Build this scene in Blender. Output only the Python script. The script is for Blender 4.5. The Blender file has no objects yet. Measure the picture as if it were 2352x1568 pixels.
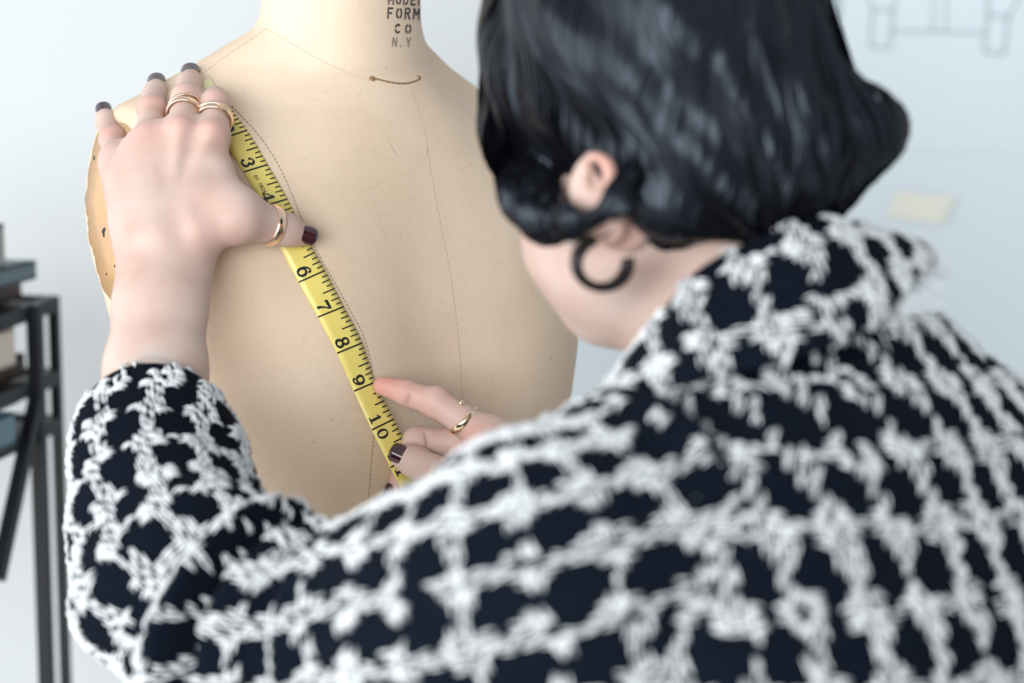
import bpy, bmesh, math, random
import numpy as np
from mathutils import Vector, Matrix
from mathutils.bvhtree import BVHTree

# ------------------------------------------------------------------ camera
W_PX, H_PX = 2352, 1568
LENS = 80.0
FPX = LENS / 36.0 * W_PX
PITCH = math.radians(9.0)
CAM = np.array([0.0, 0.0, 1.50])
FWD = np.array([0.0, math.cos(PITCH), -math.sin(PITCH)])
UPV = np.array([0.0, math.sin(PITCH), math.cos(PITCH)])
RGT = np.array([1.0, 0.0, 0.0])
sc = bpy.context.scene
C = sc.collection
cam_d = bpy.data.cameras.new('camera')
cam_d.lens = LENS
cam_d.sensor_width = 36.0
cam_d.clip_start = 0.05
cam_d.dof.use_dof = True
cam_d.dof.focus_distance = 1.425
cam_d.dof.aperture_fstop = 3.6
cam_o = bpy.data.objects.new('camera', cam_d)
C.objects.link(cam_o)
cam_o.location = CAM
cam_o.rotation_euler = (math.pi / 2 - PITCH, 0, 0)
sc.camera = cam_o

# ------------------------------------------------------------------ light
wd = bpy.data.worlds.new('room_light')
sc.world = wd
wd.use_nodes = True
bg = wd.node_tree.nodes['Background']
bg.inputs[0].default_value = (0.88, 0.94, 1.0, 1)
bg.inputs[1].default_value = 0.62


def area(name, loc, target, size, size_y, power, col):
    ld = bpy.data.lights.new(name, 'AREA')
    ld.shape = 'RECTANGLE'
    ld.size, ld.size_y = size, size_y
    ld.energy = power
    ld.color = col
    o = bpy.data.objects.new(name, ld)
    C.objects.link(o)
    o.location = loc
    o.rotation_euler = (Vector(target) - Vector(loc)).to_track_quat('-Z', 'Y').to_euler()
    return o


area('window_light', (-2.75, -0.15, 1.6), (0.1, 1.1, 1.25), 3.2, 2.3, 96, (0.96, 0.98, 1.0))
area('rear_window_light', (-1.0, -2.0, 1.75), (0.05, 1.35, 1.25), 2.4, 1.8, 120, (0.95, 0.98, 1.0))

vs = sc.view_settings
vs.view_transform = 'Standard'
vs.look = 'None'
vs.exposure = 0.0
vs.gamma = 1.0
vs.use_curve_mapping = False


# ------------------------------------------------------------------ helpers
def P(px, py, d):
    """world point seen at a pixel of the photograph, at depth d along the view axis"""
    return CAM + FWD * d + RGT * ((px - W_PX / 2) / FPX * d) + UPV * ((H_PX / 2 - py) / FPX * d)


def view_dir(px, py):
    v = FWD + RGT * ((px - W_PX / 2) / FPX) + UPV * ((H_PX / 2 - py) / FPX)
    return v


def nrm(v):
    v = np.asarray(v, float)
    return v / (np.linalg.norm(v, axis=-1, keepdims=True) + 1e-12)


def mesh_obj(name, verts, faces, mat=None, parent=None, smooth=True, mats=None, midx=None):
    me = bpy.data.meshes.new(name)
    me.from_pydata([tuple(map(float, v)) for v in verts] if not isinstance(verts, np.ndarray) else verts.tolist(), [],
                   faces.tolist() if isinstance(faces, np.ndarray) else faces)
    me.update()
    if smooth:
        me.polygons.foreach_set('use_smooth', np.ones(len(me.polygons), dtype=bool))
    o = bpy.data.objects.new(name, me)
    C.objects.link(o)
    if mats:
        for m in mats:
            me.materials.append(m)
        if midx is not None:
            me.polygons.foreach_set('material_index', np.asarray(midx, dtype=np.int32))
    elif mat:
        me.materials.append(mat)
    if parent is not None:
        o.parent = parent
        o.matrix_parent_inverse = parent.matrix_world.inverted()
    return o


def empty(name, loc):
    o = bpy.data.objects.new(name, None)
    o.empty_display_size = 0.05
    C.objects.link(o)
    o.location = tuple(map(float, loc))
    o.matrix_world = Matrix.Translation(o.location)
    return o


def tag(o, label=None, cat=None, group=None, kind=None):
    if label: o['label'] = label
    if cat: o['category'] = cat
    if group: o['group'] = group
    if kind: o['kind'] = kind
    return o


class MB:
    """collects geometry, links it as one mesh"""
    def __init__(self):
        self.v, self.f = [], []

    def add(self, verts, faces):
        n = len(self.v)
        self.v.extend([tuple(map(float, p)) for p in verts])
        self.f.extend([tuple(i + n for i in f) for f in faces])
        return self

    def box(self, c, ax, ay, az):
        """box at centre c with half vectors ax, ay, az"""
        c, ax, ay, az = (np.asarray(q, float) for q in (c, ax, ay, az))
        vs_ = [c + sx * ax + sy * ay + sz * az for sx in (-1, 1) for sy in (-1, 1) for sz in (-1, 1)]
        fs_ = [(0, 1, 3, 2), (4, 6, 7, 5), (0, 4, 5, 1), (2, 3, 7, 6), (0, 2, 6, 4), (1, 5, 7, 3)]
        return self.add(vs_, fs_)

    def bar(self, a, b, w, h, up=(0, 0, 1)):
        a, b = np.asarray(a, float), np.asarray(b, float)
        t = nrm(b - a)
        s = nrm(np.cross(t, np.asarray(up, float)))
        n = np.cross(s, t)
        return self.box((a + b) / 2, (b - a) / 2, s * w / 2, n * h / 2)

    def tube(self, pts, rad, n=8, closed=False, cap=True):
        pts = np.asarray(pts, float)
        m = len(pts)
        rad = np.broadcast_to(np.asarray(rad, float), (m,))
        if closed:
            tg = nrm(np.roll(pts, -1, 0) - np.roll(pts, 1, 0))
        else:
            tg = nrm(np.gradient(pts, axis=0))
        ref = np.array([0, 0, 1.0])
        if abs(tg[0] @ ref) > 0.9: ref = np.array([1.0, 0, 0])
        s = nrm(np.cross(tg[0], ref))
        rings = []
        for i in range(m):
            s = nrm(s - tg[i] * (s @ tg[i]))
            b = np.cross(tg[i], s)
            for k in range(n):
                a = 2 * math.pi * k / n
                rings.append(pts[i] + rad[i] * (math.cos(a) * s + math.sin(a) * b))
        fs_ = []
        for i in range(m if closed else m - 1):
            i2 = (i + 1) % m
            for k in range(n):
                k2 = (k + 1) % n
                fs_.append((i * n + k, i * n + k2, i2 * n + k2, i2 * n + k))
        if cap and not closed:
            fs_.append(tuple(range(n))[::-1])
            fs_.append(tuple((m - 1) * n + k for k in range(n)))
        return self.add(rings, fs_)

    def build(self, name, mat, parent=None, smooth=False):
        return mesh_obj(name, self.v, self.f, mat, parent, smooth)


def catmull(pts, n):
    """smooth curve through rows of pts (any columns), n samples"""
    pts = np.asarray(pts, float)
    m = len(pts)
    ext = np.vstack([2 * pts[0] - pts[1], pts, 2 * pts[-1] - pts[-2]])
    out = []
    for t in np.linspace(0, m - 1, n):
        i = min(int(t), m - 2)
        f = t - i
        p0, p1, p2, p3 = ext[i], ext[i + 1], ext[i + 2], ext[i + 3]
        out.append(0.5 * ((2 * p1) + (-p0 + p2) * f + (2 * p0 - 5 * p1 + 4 * p2 - p3) * f ** 2 + (-p0 + 3 * p1 - 3 * p2 + p3) * f ** 3))
    return np.array(out)


def interp_rows(x, xp, rows):
    """piecewise smooth (pchip-like linear) interpolation of table columns"""
    rows = np.asarray(rows, float)
    return [np.interp(x, xp, rows[:, k]) for k in range(rows.shape[1])]


# ---- signed distance sculpting on a grid, meshed by surface nets
class SDF:
    def __init__(self, lo, hi, h):
        self.lo = np.asarray(lo, float)
        self.h = h
        self.n = np.ceil((np.asarray(hi, float) - self.lo) / h).astype(int) + 1
        self.f = np.full(self.n, 1.0, dtype=np.float32)

    def _sl(self, lo, hi):
        a = np.clip(np.floor((np.asarray(lo) - self.lo) / self.h).astype(int), 0, self.n)
        b = np.clip(np.ceil((np.asarray(hi) - self.lo) / self.h).astype(int) + 1, 0, self.n)
        if np.any(b <= a): return None, None
        sl = tuple(slice(a[k], b[k]) for k in range(3))
        ax = [self.lo[k] + self.h * np.arange(a[k], b[k]) for k in range(3)]
        g = np.meshgrid(*ax, indexing='ij', sparse=True)
        return sl, g

    def _mix(self, sl, d, k, op):
        cur = self.f[sl]
        d = d.astype(np.float32)
        if op == 'sub':
            if k > 0:
                hh = np.maximum(k - np.abs(cur + d), 0) / k
                self.f[sl] = np.maximum(cur, -d) + hh * hh * k * 0.25
            else:
                self.f[sl] = np.maximum(cur, -d)
        else:
            if k > 0:
                hh = np.maximum(k - np.abs(cur - d), 0) / k
                self.f[sl] = np.minimum(cur, d) - hh * hh * k * 0.25
            else:
                self.f[sl] = np.minimum(cur, d)

    def cone(self, a, b, ra, rb, k=0.004, op='add', flat=None, flat_s=1.0):
        """tapered capsule; flat = axis along which it is squashed by flat_s"""
        a, b = np.asarray(a, float), np.asarray(b, float)
        m = max(ra, rb) / min(flat_s, 1.0) + k + 4 * self.h if flat is not None else max(ra, rb) + k + 4 * self.h
        sl, g = self._sl(np.minimum(a, b) - m, np.maximum(a, b) + m)
        if sl is None: return
        ab = b - a
        L2 = max(ab @ ab, 1e-12)
        q = [g[i] - a[i] for i in range(3)]
        t = np.clip((q[0] * ab[0] + q[1] * ab[1] + q[2] * ab[2]) / L2, 0, 1)
        e = [q[i] - t * ab[i] for i in range(3)]
        if flat is not None:
            fl = nrm(flat)
            c = e[0] * fl[0] + e[1] * fl[1] + e[2] * fl[2]
            d2 = e[0] ** 2 + e[1] ** 2 + e[2] ** 2 + c * c * (1 / flat_s ** 2 - 1)
        else:
            d2 = e[0] ** 2 + e[1] ** 2 + e[2] ** 2
        d = np.sqrt(d2) - (ra + t * (rb - ra))
        self._mix(sl, d, k, op)

    def ell(self, c, axes, r, k=0.004, op='add'):
        """ellipsoid: axes = 3 unit rows, r = radii"""
        c = np.asarray(c, float)
        axes = np.asarray(axes, float)
        r = np.asarray(r, float)
        m = max(r) + k + 4 * self.h
        sl, g = self._sl(c - m, c + m)
        if sl is None: return
        q = [g[i] - c[i] for i in range(3)]
        k0 = k1 = 0
        for j in range(3):
            l = q[0] * axes[j][0] + q[1] * axes[j][1] + q[2] * axes[j][2]
            k0 = k0 + (l / r[j]) ** 2
            k1 = k1 + (l / r[j] ** 2) ** 2
        k0 = np.sqrt(k0)
        k1 = np.sqrt(k1) + 1e-9
        self._mix(sl, k0 * (k0 - 1) / k1, k, op)

    def mesh(self):
        f = self.f
        n = self.n
        ins = f < 0
        cn = n - 1
        cnt = np.zeros(cn, dtype=np.float32)
        acc = np.zeros(tuple(cn) + (3,), dtype=np.float32)
        cs = [slice(0, -1), slice(1, None)]
        for axis in range(3):
            o = [a for a in range(3) if a != axis]
            for u in (0, 1):
                for v in (0, 1):
                    s0 = [None] * 3
                    s0[o[0]], s0[o[1]] = cs[u], cs[v]
                    s1 = list(s0)
                    s0[axis], s1[axis] = cs[0], cs[1]
                    f0, f1 = f[tuple(s0)], f[tuple(s1)]
                    m = (f0 < 0) != (f1 < 0)
                    idx = np.nonzero(m)
                    t = f0[idx] / (f0[idx] - f1[idx])
                    p = np.zeros((len(t), 3), dtype=np.float32)
                    p[:, axis] = t
                    p[:, o[0]] = u
                    p[:, o[1]] = v
                    acc[idx] += p
                    cnt[idx] += 1
        act = cnt > 0
        ids = np.full(cn, -1, dtype=np.int64)
        idx = np.nonzero(act)
        ids[idx] = np.arange(len(idx[0]))
        vp = np.stack(idx, 1) + acc[idx] / cnt[idx][:, None]
        verts = self.lo + vp * self.h
        faces = []
        for axis in range(3):
            o1, o2 = (axis + 1) % 3, (axis + 2) % 3
            s0 = [slice(1, -1)] * 3
            s0[axis] = slice(0, -1)
            s1 = list(s0)
            s1[axis] = slice(1, None)
            a, b = ins[tuple(s0)], ins[tuple(s1)]
            ix = np.nonzero(a != b)
            base = [ix[0].copy(), ix[1].copy(), ix[2].copy()]
            base[o1] += 1
            base[o2] += 1
            flip = a[ix]
            def cid(d1, d2):
                q = [base[0], base[1], base[2]]
                q[o1] = base[o1] - d1
                q[o2] = base[o2] - d2
                return ids[q[0], q[1], q[2]]
            q0, q1, q2, q3 = cid(1, 1), cid(0, 1), cid(0, 0), cid(1, 0)
            qa = np.stack([q0, q1, q2, q3], 1)
            qa[~flip] = qa[~flip][:, ::-1]
            faces.append(qa)
        faces = np.vstack(faces)
        faces = faces[(faces >= 0).all(1)]
        return verts, faces


def relax(verts, faces, it=2, lam=0.5):
    """laplacian smoothing of a quad mesh"""
    n = len(verts)
    e = np.vstack([faces[:, [i, (i + 1) % 4]] for i in range(4)])
    e = np.vstack([e, e[:, ::-1]])
    deg = np.bincount(e[:, 0], minlength=n).astype(float)[:, None] + 1e-9
    for _ in range(it):
        s = np.stack([np.bincount(e[:, 0], weights=verts[e[:, 1], k], minlength=n) for k in range(3)], 1)
        verts = verts + lam * (s / deg - verts)
    return verts


# ------------------------------------------------------------------ materials
def new_mat(name):
    m = bpy.data.materials.new(name)
    m.use_nodes = True
    nt = m.node_tree
    return m, nt, nt.nodes['Principled BSDF']


def plain(name, col, rough=0.5, metal=0.0, spec=0.5, noise=0.0, nscale=40.0, bump=0.0, bscale=300.0, coat=0.0):
    m, nt, b = new_mat(name)
    b.inputs['Base Color'].default_value = (*col, 1)
    b.inputs['Roughness'].default_value = rough
    b.inputs['Metallic'].default_value = metal
    b.inputs['Specular IOR Level'].default_value = spec
    b.inputs['Coat Weight'].default_value = coat
    tc = nt.nodes.new('ShaderNodeTexCoord')
    if noise > 0:
        nz = nt.nodes.new('ShaderNodeTexNoise')
        nz.inputs['Scale'].default_value = nscale
        nz.inputs['Detail'].default_value = 4
        nt.links.new(tc.outputs['Object'], nz.inputs['Vector'])
        mx = nt.nodes.new('ShaderNodeMix')
        mx.data_type = 'RGBA'
        mx.inputs[6].default_value = (*[c * (1 - noise) for c in col], 1)
        mx.inputs[7].default_value = (*[min(1, c * (1 + noise)) for c in col], 1)
        nt.links.new(nz.outputs['Fac'], mx.inputs[0])
        nt.links.new(mx.outputs[2], b.inputs['Base Color'])
    if bump > 0:
        n2 = nt.nodes.new('ShaderNodeTexNoise')
        n2.inputs['Scale'].default_value = bscale
        nt.links.new(tc.outputs['Object'], n2.inputs['Vector'])
        bp = nt.nodes.new('ShaderNodeBump')
        bp.inputs['Strength'].default_value = bump
        bp.inputs['Distance'].default_value = 0.001
        nt.links.new(n2.outputs['Fac'], bp.inputs['Height'])
        nt.links.new(bp.outputs['Normal'], b.inputs['Normal'])
    return m


def linen_mat():
    m, nt, b = new_mat('linen_canvas')
    L = nt.links.new
    N = nt.nodes.new
    tc = N('ShaderNodeTexCoord')
    big = N('ShaderNodeTexNoise'); big.inputs['Scale'].default_value = 9; big.inputs['Detail'].default_value = 5
    L(tc.outputs['Object'], big.inputs['Vector'])
    r = N('ShaderNodeValToRGB')
    r.color_ramp.elements[0].position = 0.3
    r.color_ramp.elements[0].color = (0.64, 0.49, 0.355, 1)
    r.color_ramp.elements[1].position = 0.72
    r.color_ramp.elements[1].color = (0.78, 0.625, 0.48, 1)
    L(big.outputs['Fac'], r.inputs['Fac'])
    # small rust coloured specks
    vo = N('ShaderNodeTexVoronoi'); vo.inputs['Scale'].default_value = 75
    L(tc.outputs['Object'], vo.inputs['Vector'])
    sp = N('ShaderNodeMapRange'); sp.inputs[1].default_value = 0.05; sp.inputs[2].default_value = 0.085
    sp.inputs[3].default_value = 1.0; sp.inputs[4].default_value = 0.0
    L(vo.outputs['Distance'], sp.inputs[0])
    n3 = N('ShaderNodeTexNoise'); n3.inputs['Scale'].default_value = 30
    L(tc.outputs['Object'], n3.inputs['Vector'])
    th = N('ShaderNodeMapRange'); th.inputs[1].default_value = 0.55; th.inputs[2].default_value = 0.66
    L(n3.outputs['Fac'], th.inputs[0])
    mul = N('ShaderNodeMath'); mul.operation = 'MULTIPLY'
    L(sp.outputs[0], mul.inputs[0]); L(th.outputs[0], mul.inputs[1])
    mu2 = N('ShaderNodeMath'); mu2.operation = 'MULTIPLY'; mu2.inputs[1].default_value = 0.6
    L(mul.outputs[0], mu2.inputs[0])
    mx = N('ShaderNodeMix'); mx.data_type = 'RGBA'
    mx.inputs[7].default_value = (0.25, 0.16, 0.09, 1)
    L(mu2.outputs[0], mx.inputs[0]); L(r.outputs['Color'], mx.inputs[6])
    # faint crackle lines of age
    wv = N('ShaderNodeTexNoise'); wv.inputs['Scale'].default_value = 42; wv.inputs['Detail'].default_value = 3
    wv.inputs['Distortion'].default_value = 1.6
    L(tc.outputs['Object'], wv.inputs['Vector'])
    ab = N('ShaderNodeMath'); ab.operation = 'SUBTRACT'; ab.inputs[1].default_value = 0.5
    L(wv.outputs['Fac'], ab.inputs[0])
    a2 = N('ShaderNodeMath'); a2.operation = 'ABSOLUTE'; L(ab.outputs[0], a2.inputs[0])
    cr = N('ShaderNodeMapRange'); cr.inputs[1].default_value = 0.0; cr.inputs[2].default_value = 0.012
    cr.inputs[3].default_value = 0.16; cr.inputs[4].default_value = 0.0
    L(a2.outputs[0], cr.inputs[0])
    m2 = N('ShaderNodeMix'); m2.data_type = 'RGBA'; m2.inputs[7].default_value = (0.36, 0.28, 0.19, 1)
    L(cr.outputs[0], m2.inputs[0]); L(mx.outputs[2], m2.inputs[6])
    L(m2.outputs[2], b.inputs['Base Color'])
    b.inputs['Roughness'].default_value = 0.72
    b.inputs['Specular IOR Level'].default_value = 0.28
    # woven threads
    def wave(axis, sc_):
        w = N('ShaderNodeTexWave'); w.wave_type = 'BANDS'; w.bands_direction = axis
        w.inputs['Scale'].default_value = sc_
        w.inputs['Distortion'].default_value = 1.4
        w.inputs['Detail'].default_value = 2
        w.inputs['Detail Scale'].default_value = 2.0
        L(tc.outputs['Object'], w.inputs['Vector'])
        return w
    w1, w2 = wave('X', 540), wave('Z', 540)
    ad = N('ShaderNodeMath'); ad.operation = 'ADD'
    L(w1.outputs['Fac'], ad.inputs[0]); L(w2.outputs['Fac'], ad.inputs[1])
    bp = N('ShaderNodeBump'); bp.inputs['Strength'].default_value = 0.3; bp.inputs['Distance'].default_value = 0.0003
    L(ad.outputs[0], bp.inputs['Height']); L(bp.outputs['Normal'], b.inputs['Normal'])
    return m


def skin_mat():
    m, nt, b = new_mat('skin')
    L = nt.links.new
    N = nt.nodes.new
    tc = N('ShaderNodeTexCoord')
    nz = N('ShaderNodeTexNoise'); nz.inputs['Scale'].default_value = 34; nz.inputs['Detail'].default_value = 4
    L(tc.outputs['Object'], nz.inputs['Vector'])
    r = N('ShaderNodeValToRGB')
    r.color_ramp.elements[0].position = 0.30
    r.color_ramp.elements[0].color = (0.505, 0.345, 0.288, 1)
    r.color_ramp.elements[1].position = 0.66
    r.color_ramp.elements[1].color = (0.565, 0.435, 0.378, 1)
    L(nz.outputs['Fac'], r.inputs['Fac'])
    # vertex attribute 'flush' reddens fingertips and knuckles, and paints the shade of finger creases
    at = N('ShaderNodeAttribute'); at.attribute_name = 'flush_crease'
    mx = N('ShaderNodeMix'); mx.data_type = 'RGBA'
    mx.inputs[7].default_value = (0.66, 0.26, 0.20, 1)
    L(at.outputs['Fac'], mx.inputs[0]); L(r.outputs['Color'], mx.inputs[6])
    L(mx.outputs[2], b.inputs['Base Color'])
    b.inputs['Roughness'].default_value = 0.5
    b.inputs['Specular IOR Level'].default_value = 0.35
    b.inputs['Subsurface Weight'].default_value = 0.25
    b.inputs['Subsurface Radius'].default_value = (1.0, 0.35, 0.2)
    b.inputs['Subsurface Scale'].default_value = 0.006
    n2 = N('ShaderNodeTexNoise'); n2.inputs['Scale'].default_value = 900; n2.inputs['Detail'].default_value = 2
    L(tc.outputs['Object'], n2.inputs['Vector'])
    bp = N('ShaderNodeBump'); bp.inputs['Strength'].default_value = 0.12; bp.inputs['Distance'].default_value = 0.0004
    L(n2.outputs['Fac'], bp.inputs['Height']); L(bp.outputs['Normal'], b.inputs['Normal'])
    return m


M = {}
M['linen'] = linen_mat()
M['skin'] = skin_mat()
M['wall'] = plain('wall_paint', (0.575, 0.60, 0.605), 0.9, noise=0.015, nscale=3, bump=0.05, bscale=200)
M['floor'] = plain('floor_concrete', (0.52, 0.49, 0.45), 0.7, noise=0.08, nscale=6)
M['plate'] = plain('kraft_board', (0.50, 0.31, 0.16), 0.35, noise=0.16, nscale=60, bump=0.12, bscale=120)
M['stain'] = plain('rust_stain', (0.26, 0.15, 0.07), 0.8, noise=0.2, nscale=300)
M['mark'] = plain('water_mark', (0.66, 0.52, 0.36), 0.8)
M['ink'] = plain('black_ink', (0.012, 0.012, 0.014), 0.45)
M['stamp'] = plain('stamp_ink', (0.03, 0.028, 0.03), 0.7, noise=0.5, nscale=500)
M['faded'] = plain('faded_stamp_ink', (0.24, 0.19, 0.14), 0.8, noise=0.5, nscale=500)
M['thread'] = plain('seam_thread', (0.33, 0.255, 0.185), 0.8)
M['faint'] = plain('faded_thread', (0.50, 0.385, 0.285), 0.8)
M['tape'] = plain('tape_vinyl', (0.74, 0.61, 0.16), 0.32, noise=0.06, nscale=90, bump=0.06, bscale=700)
M['brass'] = plain('brass_tip', (0.85, 0.80, 0.45), 0.3, metal=0.6)
M['gold'] = plain('rose_gold', (0.93, 0.66, 0.47), 0.13, metal=1.0)
M['gold2'] = plain('yellow_gold', (0.88, 0.72, 0.48), 0.13, metal=1.0)
M['nail'] = plain('burgundy_varnish', (0.035, 0.006, 0.012), 0.14, spec=0.6, coat=0.5)
M['metal'] = plain('black_metal', (0.008, 0.010, 0.013), 0.45, spec=0.3)
M['steel'] = plain('stand_steel', (0.32, 0.32, 0.33), 0.35, metal=0.9)
M['page'] = plain('book_pages', (0.86, 0.85, 0.82), 0.8, noise=0.05, nscale=200)
M['sheet'] = plain('drawing_paper', (0.635, 0.71, 0.75), 0.85, noise=0.012, nscale=12)
M['pencil'] = plain('pencil_line', (0.40, 0.47, 0.50), 0.8)
M['masking'] = plain('masking_tape', (0.73, 0.72, 0.64), 0.7, noise=0.03, nscale=30)
# ------------------------------------------------------------------ room
def struct(o):
    o['kind'] = 'structure'
    return o


WALL_Y = 2.25
wb = MB()
wb.box((0, WALL_Y + 0.05, 1.35), (3.2, 0, 0), (0, 0.05, 0), (0, 0, 1.35))
struct(wb.build('wall_back', M['wall']))
fb = MB()
fb.box((0, 0.2, -0.05), (3.2, 0, 0), (0, 2.1, 0), (0, 0, 0.05))
struct(fb.build('floor', M['floor']))
bb = MB()
bb.box((0, WALL_Y - 0.008, 0.05), (3.2, 0, 0), (0, 0.008, 0), (0, 0, 0.05))
struct(bb.build('baseboard_back', M['wall']))

# ------------------------------------------------------------------ dress form
YAW = math.radians(36)
FF = np.array([math.sin(YAW), -math.cos(YAW), 0])      # its front
FL = np.array([math.cos(YAW), math.sin(YAW), 0])       # its left
UZ = np.array([0, 0, 1.0])
o_ = P(792, 300, 1.515)
ORG = np.array([o_[0], o_[1], 1.436])


def F2W(p):
    p = np.asarray(p, float)
    return ORG + p[..., 0:1] * FL + p[..., 1:2] * FF + p[..., 2:3] * UZ


g = SDF((-0.20, -0.17, -0.62), (0.20, 0.19, 0.20), 0.0028)
# table over height: half width, half depth, centre y, exponent
ZT = [-0.62, -0.50, -0.43, -0.36, -0.30, -0.25, -0.20, -0.16, -0.13, -0.10, -0.075, -0.05, -0.03, -0.016, -0.003, 0.01, 0.022, 0.035, 0.05]
TB = [(.165, .12, -.01, 2.1), (.160, .115, -.01, 2.1), (.132, .095, -.002, 2.1), (.130, .104, .004, 2.1), (.140, .111, .006, 2.15), (.148, .110, .005, 2.2),
      (.156, .099, -.002, 2.3), (.161, .096, -.004, 2.3), (.167, .092, -.008, 2.4), (.176, .086, -.014, 2.5), (.182, .078, -.019, 2.5), (.181, .069, -.022, 2.5),
      (.170, .061, -.026, 2.4), (.150, .055, -.028, 2.3), (.122, .050, -.027, 2.2), (.096, .047, -.024, 2.1), (.076, .045, -.018, 2.0), (.052, .04, -.012, 2.0), (.03, .03, -.006, 2.0)]
sl, gg = g._sl(g.lo, g.lo + g.h * (g.n - 1))
zz = gg[2]
w_, b_, yc_, n_ = interp_rows(zz, ZT, TB)
# smooth the table a little
rr = (np.abs(gg[0] / w_) ** n_ + np.abs((gg[1] - yc_) / b_) ** n_) ** (1 / n_)
d0 = (rr - 1) * np.minimum(w_, b_)
top = zz - 0.055
d0 = np.maximum(d0, top + 0 * d0)
gr = np.gradient(d0, g.h)
d0 = d0 / np.maximum(np.sqrt(gr[0] ** 2 + gr[1] ** 2 + gr[2] ** 2), 0.5)
g.f = d0.astype(np.float32)
I3 = np.eye(3)
for s in (-1, 1):
    g.ell((s * 0.069, 0.048, -0.184), I3, (0.057, 0.064, 0.072), 0.055)
    g.ell((s * 0.073, 0.036, -0.12), I3, (0.058, 0.046, 0.075), 0.06)
g.ell((-0.060, 0.044, -0.245), I3, (0.062, 0.060, 0.078), 0.05)
g.ell((0, 0.040, -0.10), I3, (0.075, 0.05, 0.11), 0.05)
g.cone((0.003, -0.010, -0.03), (0.004, -0.002, 0.26), 0.0535, 0.0505, 0.012)
# arm plates: the body is cut flat at each shoulder end
PL_N = nrm(np.array([-1.0, 0.04, 0.13]))
PL_P = np.array([-0.158, 0.0, -0.075])
for s in (-1, 1):
    n = PL_N * np.array([-s, 1, 1])
    p0 = PL_P * np.array([-s, 1, 1])
    pl = (gg[0] - p0[0]) * n[0] + (gg[1] - p0[1]) * n[1] + (gg[2] - p0[2]) * n[2]
    k = 0.005
    hh = np.maximum(k - np.abs(g.f - pl), 0) / k
    sel = gg[2] > -0.18
    cut = np.maximum(g.f, pl) + hh * hh * k * 0.25
    g.f = np.where(sel, cut, g.f).astype(np.float32)
g.f[:, :, 0] = 0.01
dv, df = g.mesh()
dv = relax(dv, df, 3, 0.5)
dv[:, 2] -= 0.085 * np.maximum(dv[:, 0] - 0.03, 0) * np.clip((dv[:, 2] + 0.16) / 0.12, 0, 1) * np.clip((0.09 - dv[:, 2]) / 0.05, 0, 1)
DV = F2W(dv)
form = empty('dress_form', (ORG[0], ORG[1], 0.0))
tag(form, 'beige canvas covered dressmaking torso with bare neck and stamped lettering, facing right', 'mannequin')
body_o = mesh_obj('torso', DV, df, M['linen'], form)
FBVH = BVHTree.FromPolygons(DV.tolist(), df.tolist())


def hit(px, py):
    """first point of the dress form seen at a pixel -> (point, normal, depth) or None"""
    v = view_dir(px, py)
    loc, nor, idx, dist = FBVH.ray_cast(Vector(CAM), Vector(v).normalized())
    if loc is None: return None
    p = np.array(loc)
    nn = np.array(nor)
    if nn @ v > 0: nn = -nn
    return p, nn, (p - CAM) @ FWD
# ---- arm plates (parts), stand, seams, stamped letters of the dress form
def plate(side):
    n = nrm(PL_N * np.array([-side, 1, 1]))
    p0 = PL_P * np.array([-side, 1, 1])
    ey = nrm(np.array([0, 1.0, 0]) - n * n[1])
    ez = np.cross(n, ey)
    if ez[2] < 0: ez = -ez
    rs = np.random.RandomState(4)
    bm_v, ring0, ring1 = [], [], []
    K = 72
    c = p0 + ey * -0.018
    fac = []
    def inside(q):
        i = np.round((q - g.lo) / g.h).astype(int)
        i = np.clip(i, 0, g.n - 1)
        return g.f[tuple(i)] < 0.0005
    rad = []
    for k in range(K):
        a = 2 * math.pi * k / K
        dr = math.cos(a) * ey + math.sin(a) * ez
        r = 0.01
        while r < 0.12 and inside(c + dr * (r + 0.001) - n * 0.0025):
            r += 0.001
        rad.append(r)
    rad = np.array(rad)
    for _ in range(3):
        rad = (np.roll(rad, 1) + rad * 2 + np.roll(rad, -1)) / 4
    verts, fs = [c + n * 0.0012], []
    for k in range(K):
        a = 2 * math.pi * k / K
        dr = math.cos(a) * ey + math.sin(a) * ez
        rag = 0.0006 * rs.randn() if math.sin(a) < 0.2 else 0.0002 * rs.randn()
        r = rad[k] - 0.0080 + rag
        verts.append(c + dr * r * 0.6 + n * 0.0012)
        verts.append(c + dr * r + n * 0.0009)
        verts.append(c + dr * (r + 0.0003) - n * 0.002)
    for k in range(K):
        k2 = (k + 1) % K
        a0, a1 = 1 + 3 * k, 1 + 3 * k2
        fs += [(0, a0, a1), (a0, a0 + 1, a1 + 1, a1), (a0 + 1, a0 + 2, a1 + 2, a1 + 1)]
    o = mesh_obj('arm_plate', F2W(np.array(verts)), fs, M['plate'], form)
    return o, c, n, ey, ez


pl_o, pc, pn, pey, pez = plate(-1)
pl_o['label'] = 'worn kraft coloured board closing the near shoulder'
plate(1)
mb = MB()
rs = np.random.RandomState(3)
for (a, b_, r) in [(-.021, .030, .0011), (-.006, -.014, .0016), (.000, -.016, .0012), (-.012, -.020, .0024), (-.013, .002, .0008),
                   (-.034, .026, .0013), (.008, .034, .001), (.006, -.040, .0009), (-.004, -.046, .0008)]:
    c0 = pc + pey * a + pez * b_ + pn * 0.0013
    pts = []
    for k in range(8):
        t = 2 * math.pi * k / 8
        q = c0 + pey * (math.cos(t) * r * (1 + .25 * rs.randn())) + pez * (math.sin(t) * r * (1.1 + .25 * rs.randn()))
        pts.append(F2W(q))
    mb.add(pts, [tuple(range(8))])
mb.build('paint_speck', M['ink'], pl_o)['kind'] = 'stuff'

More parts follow.
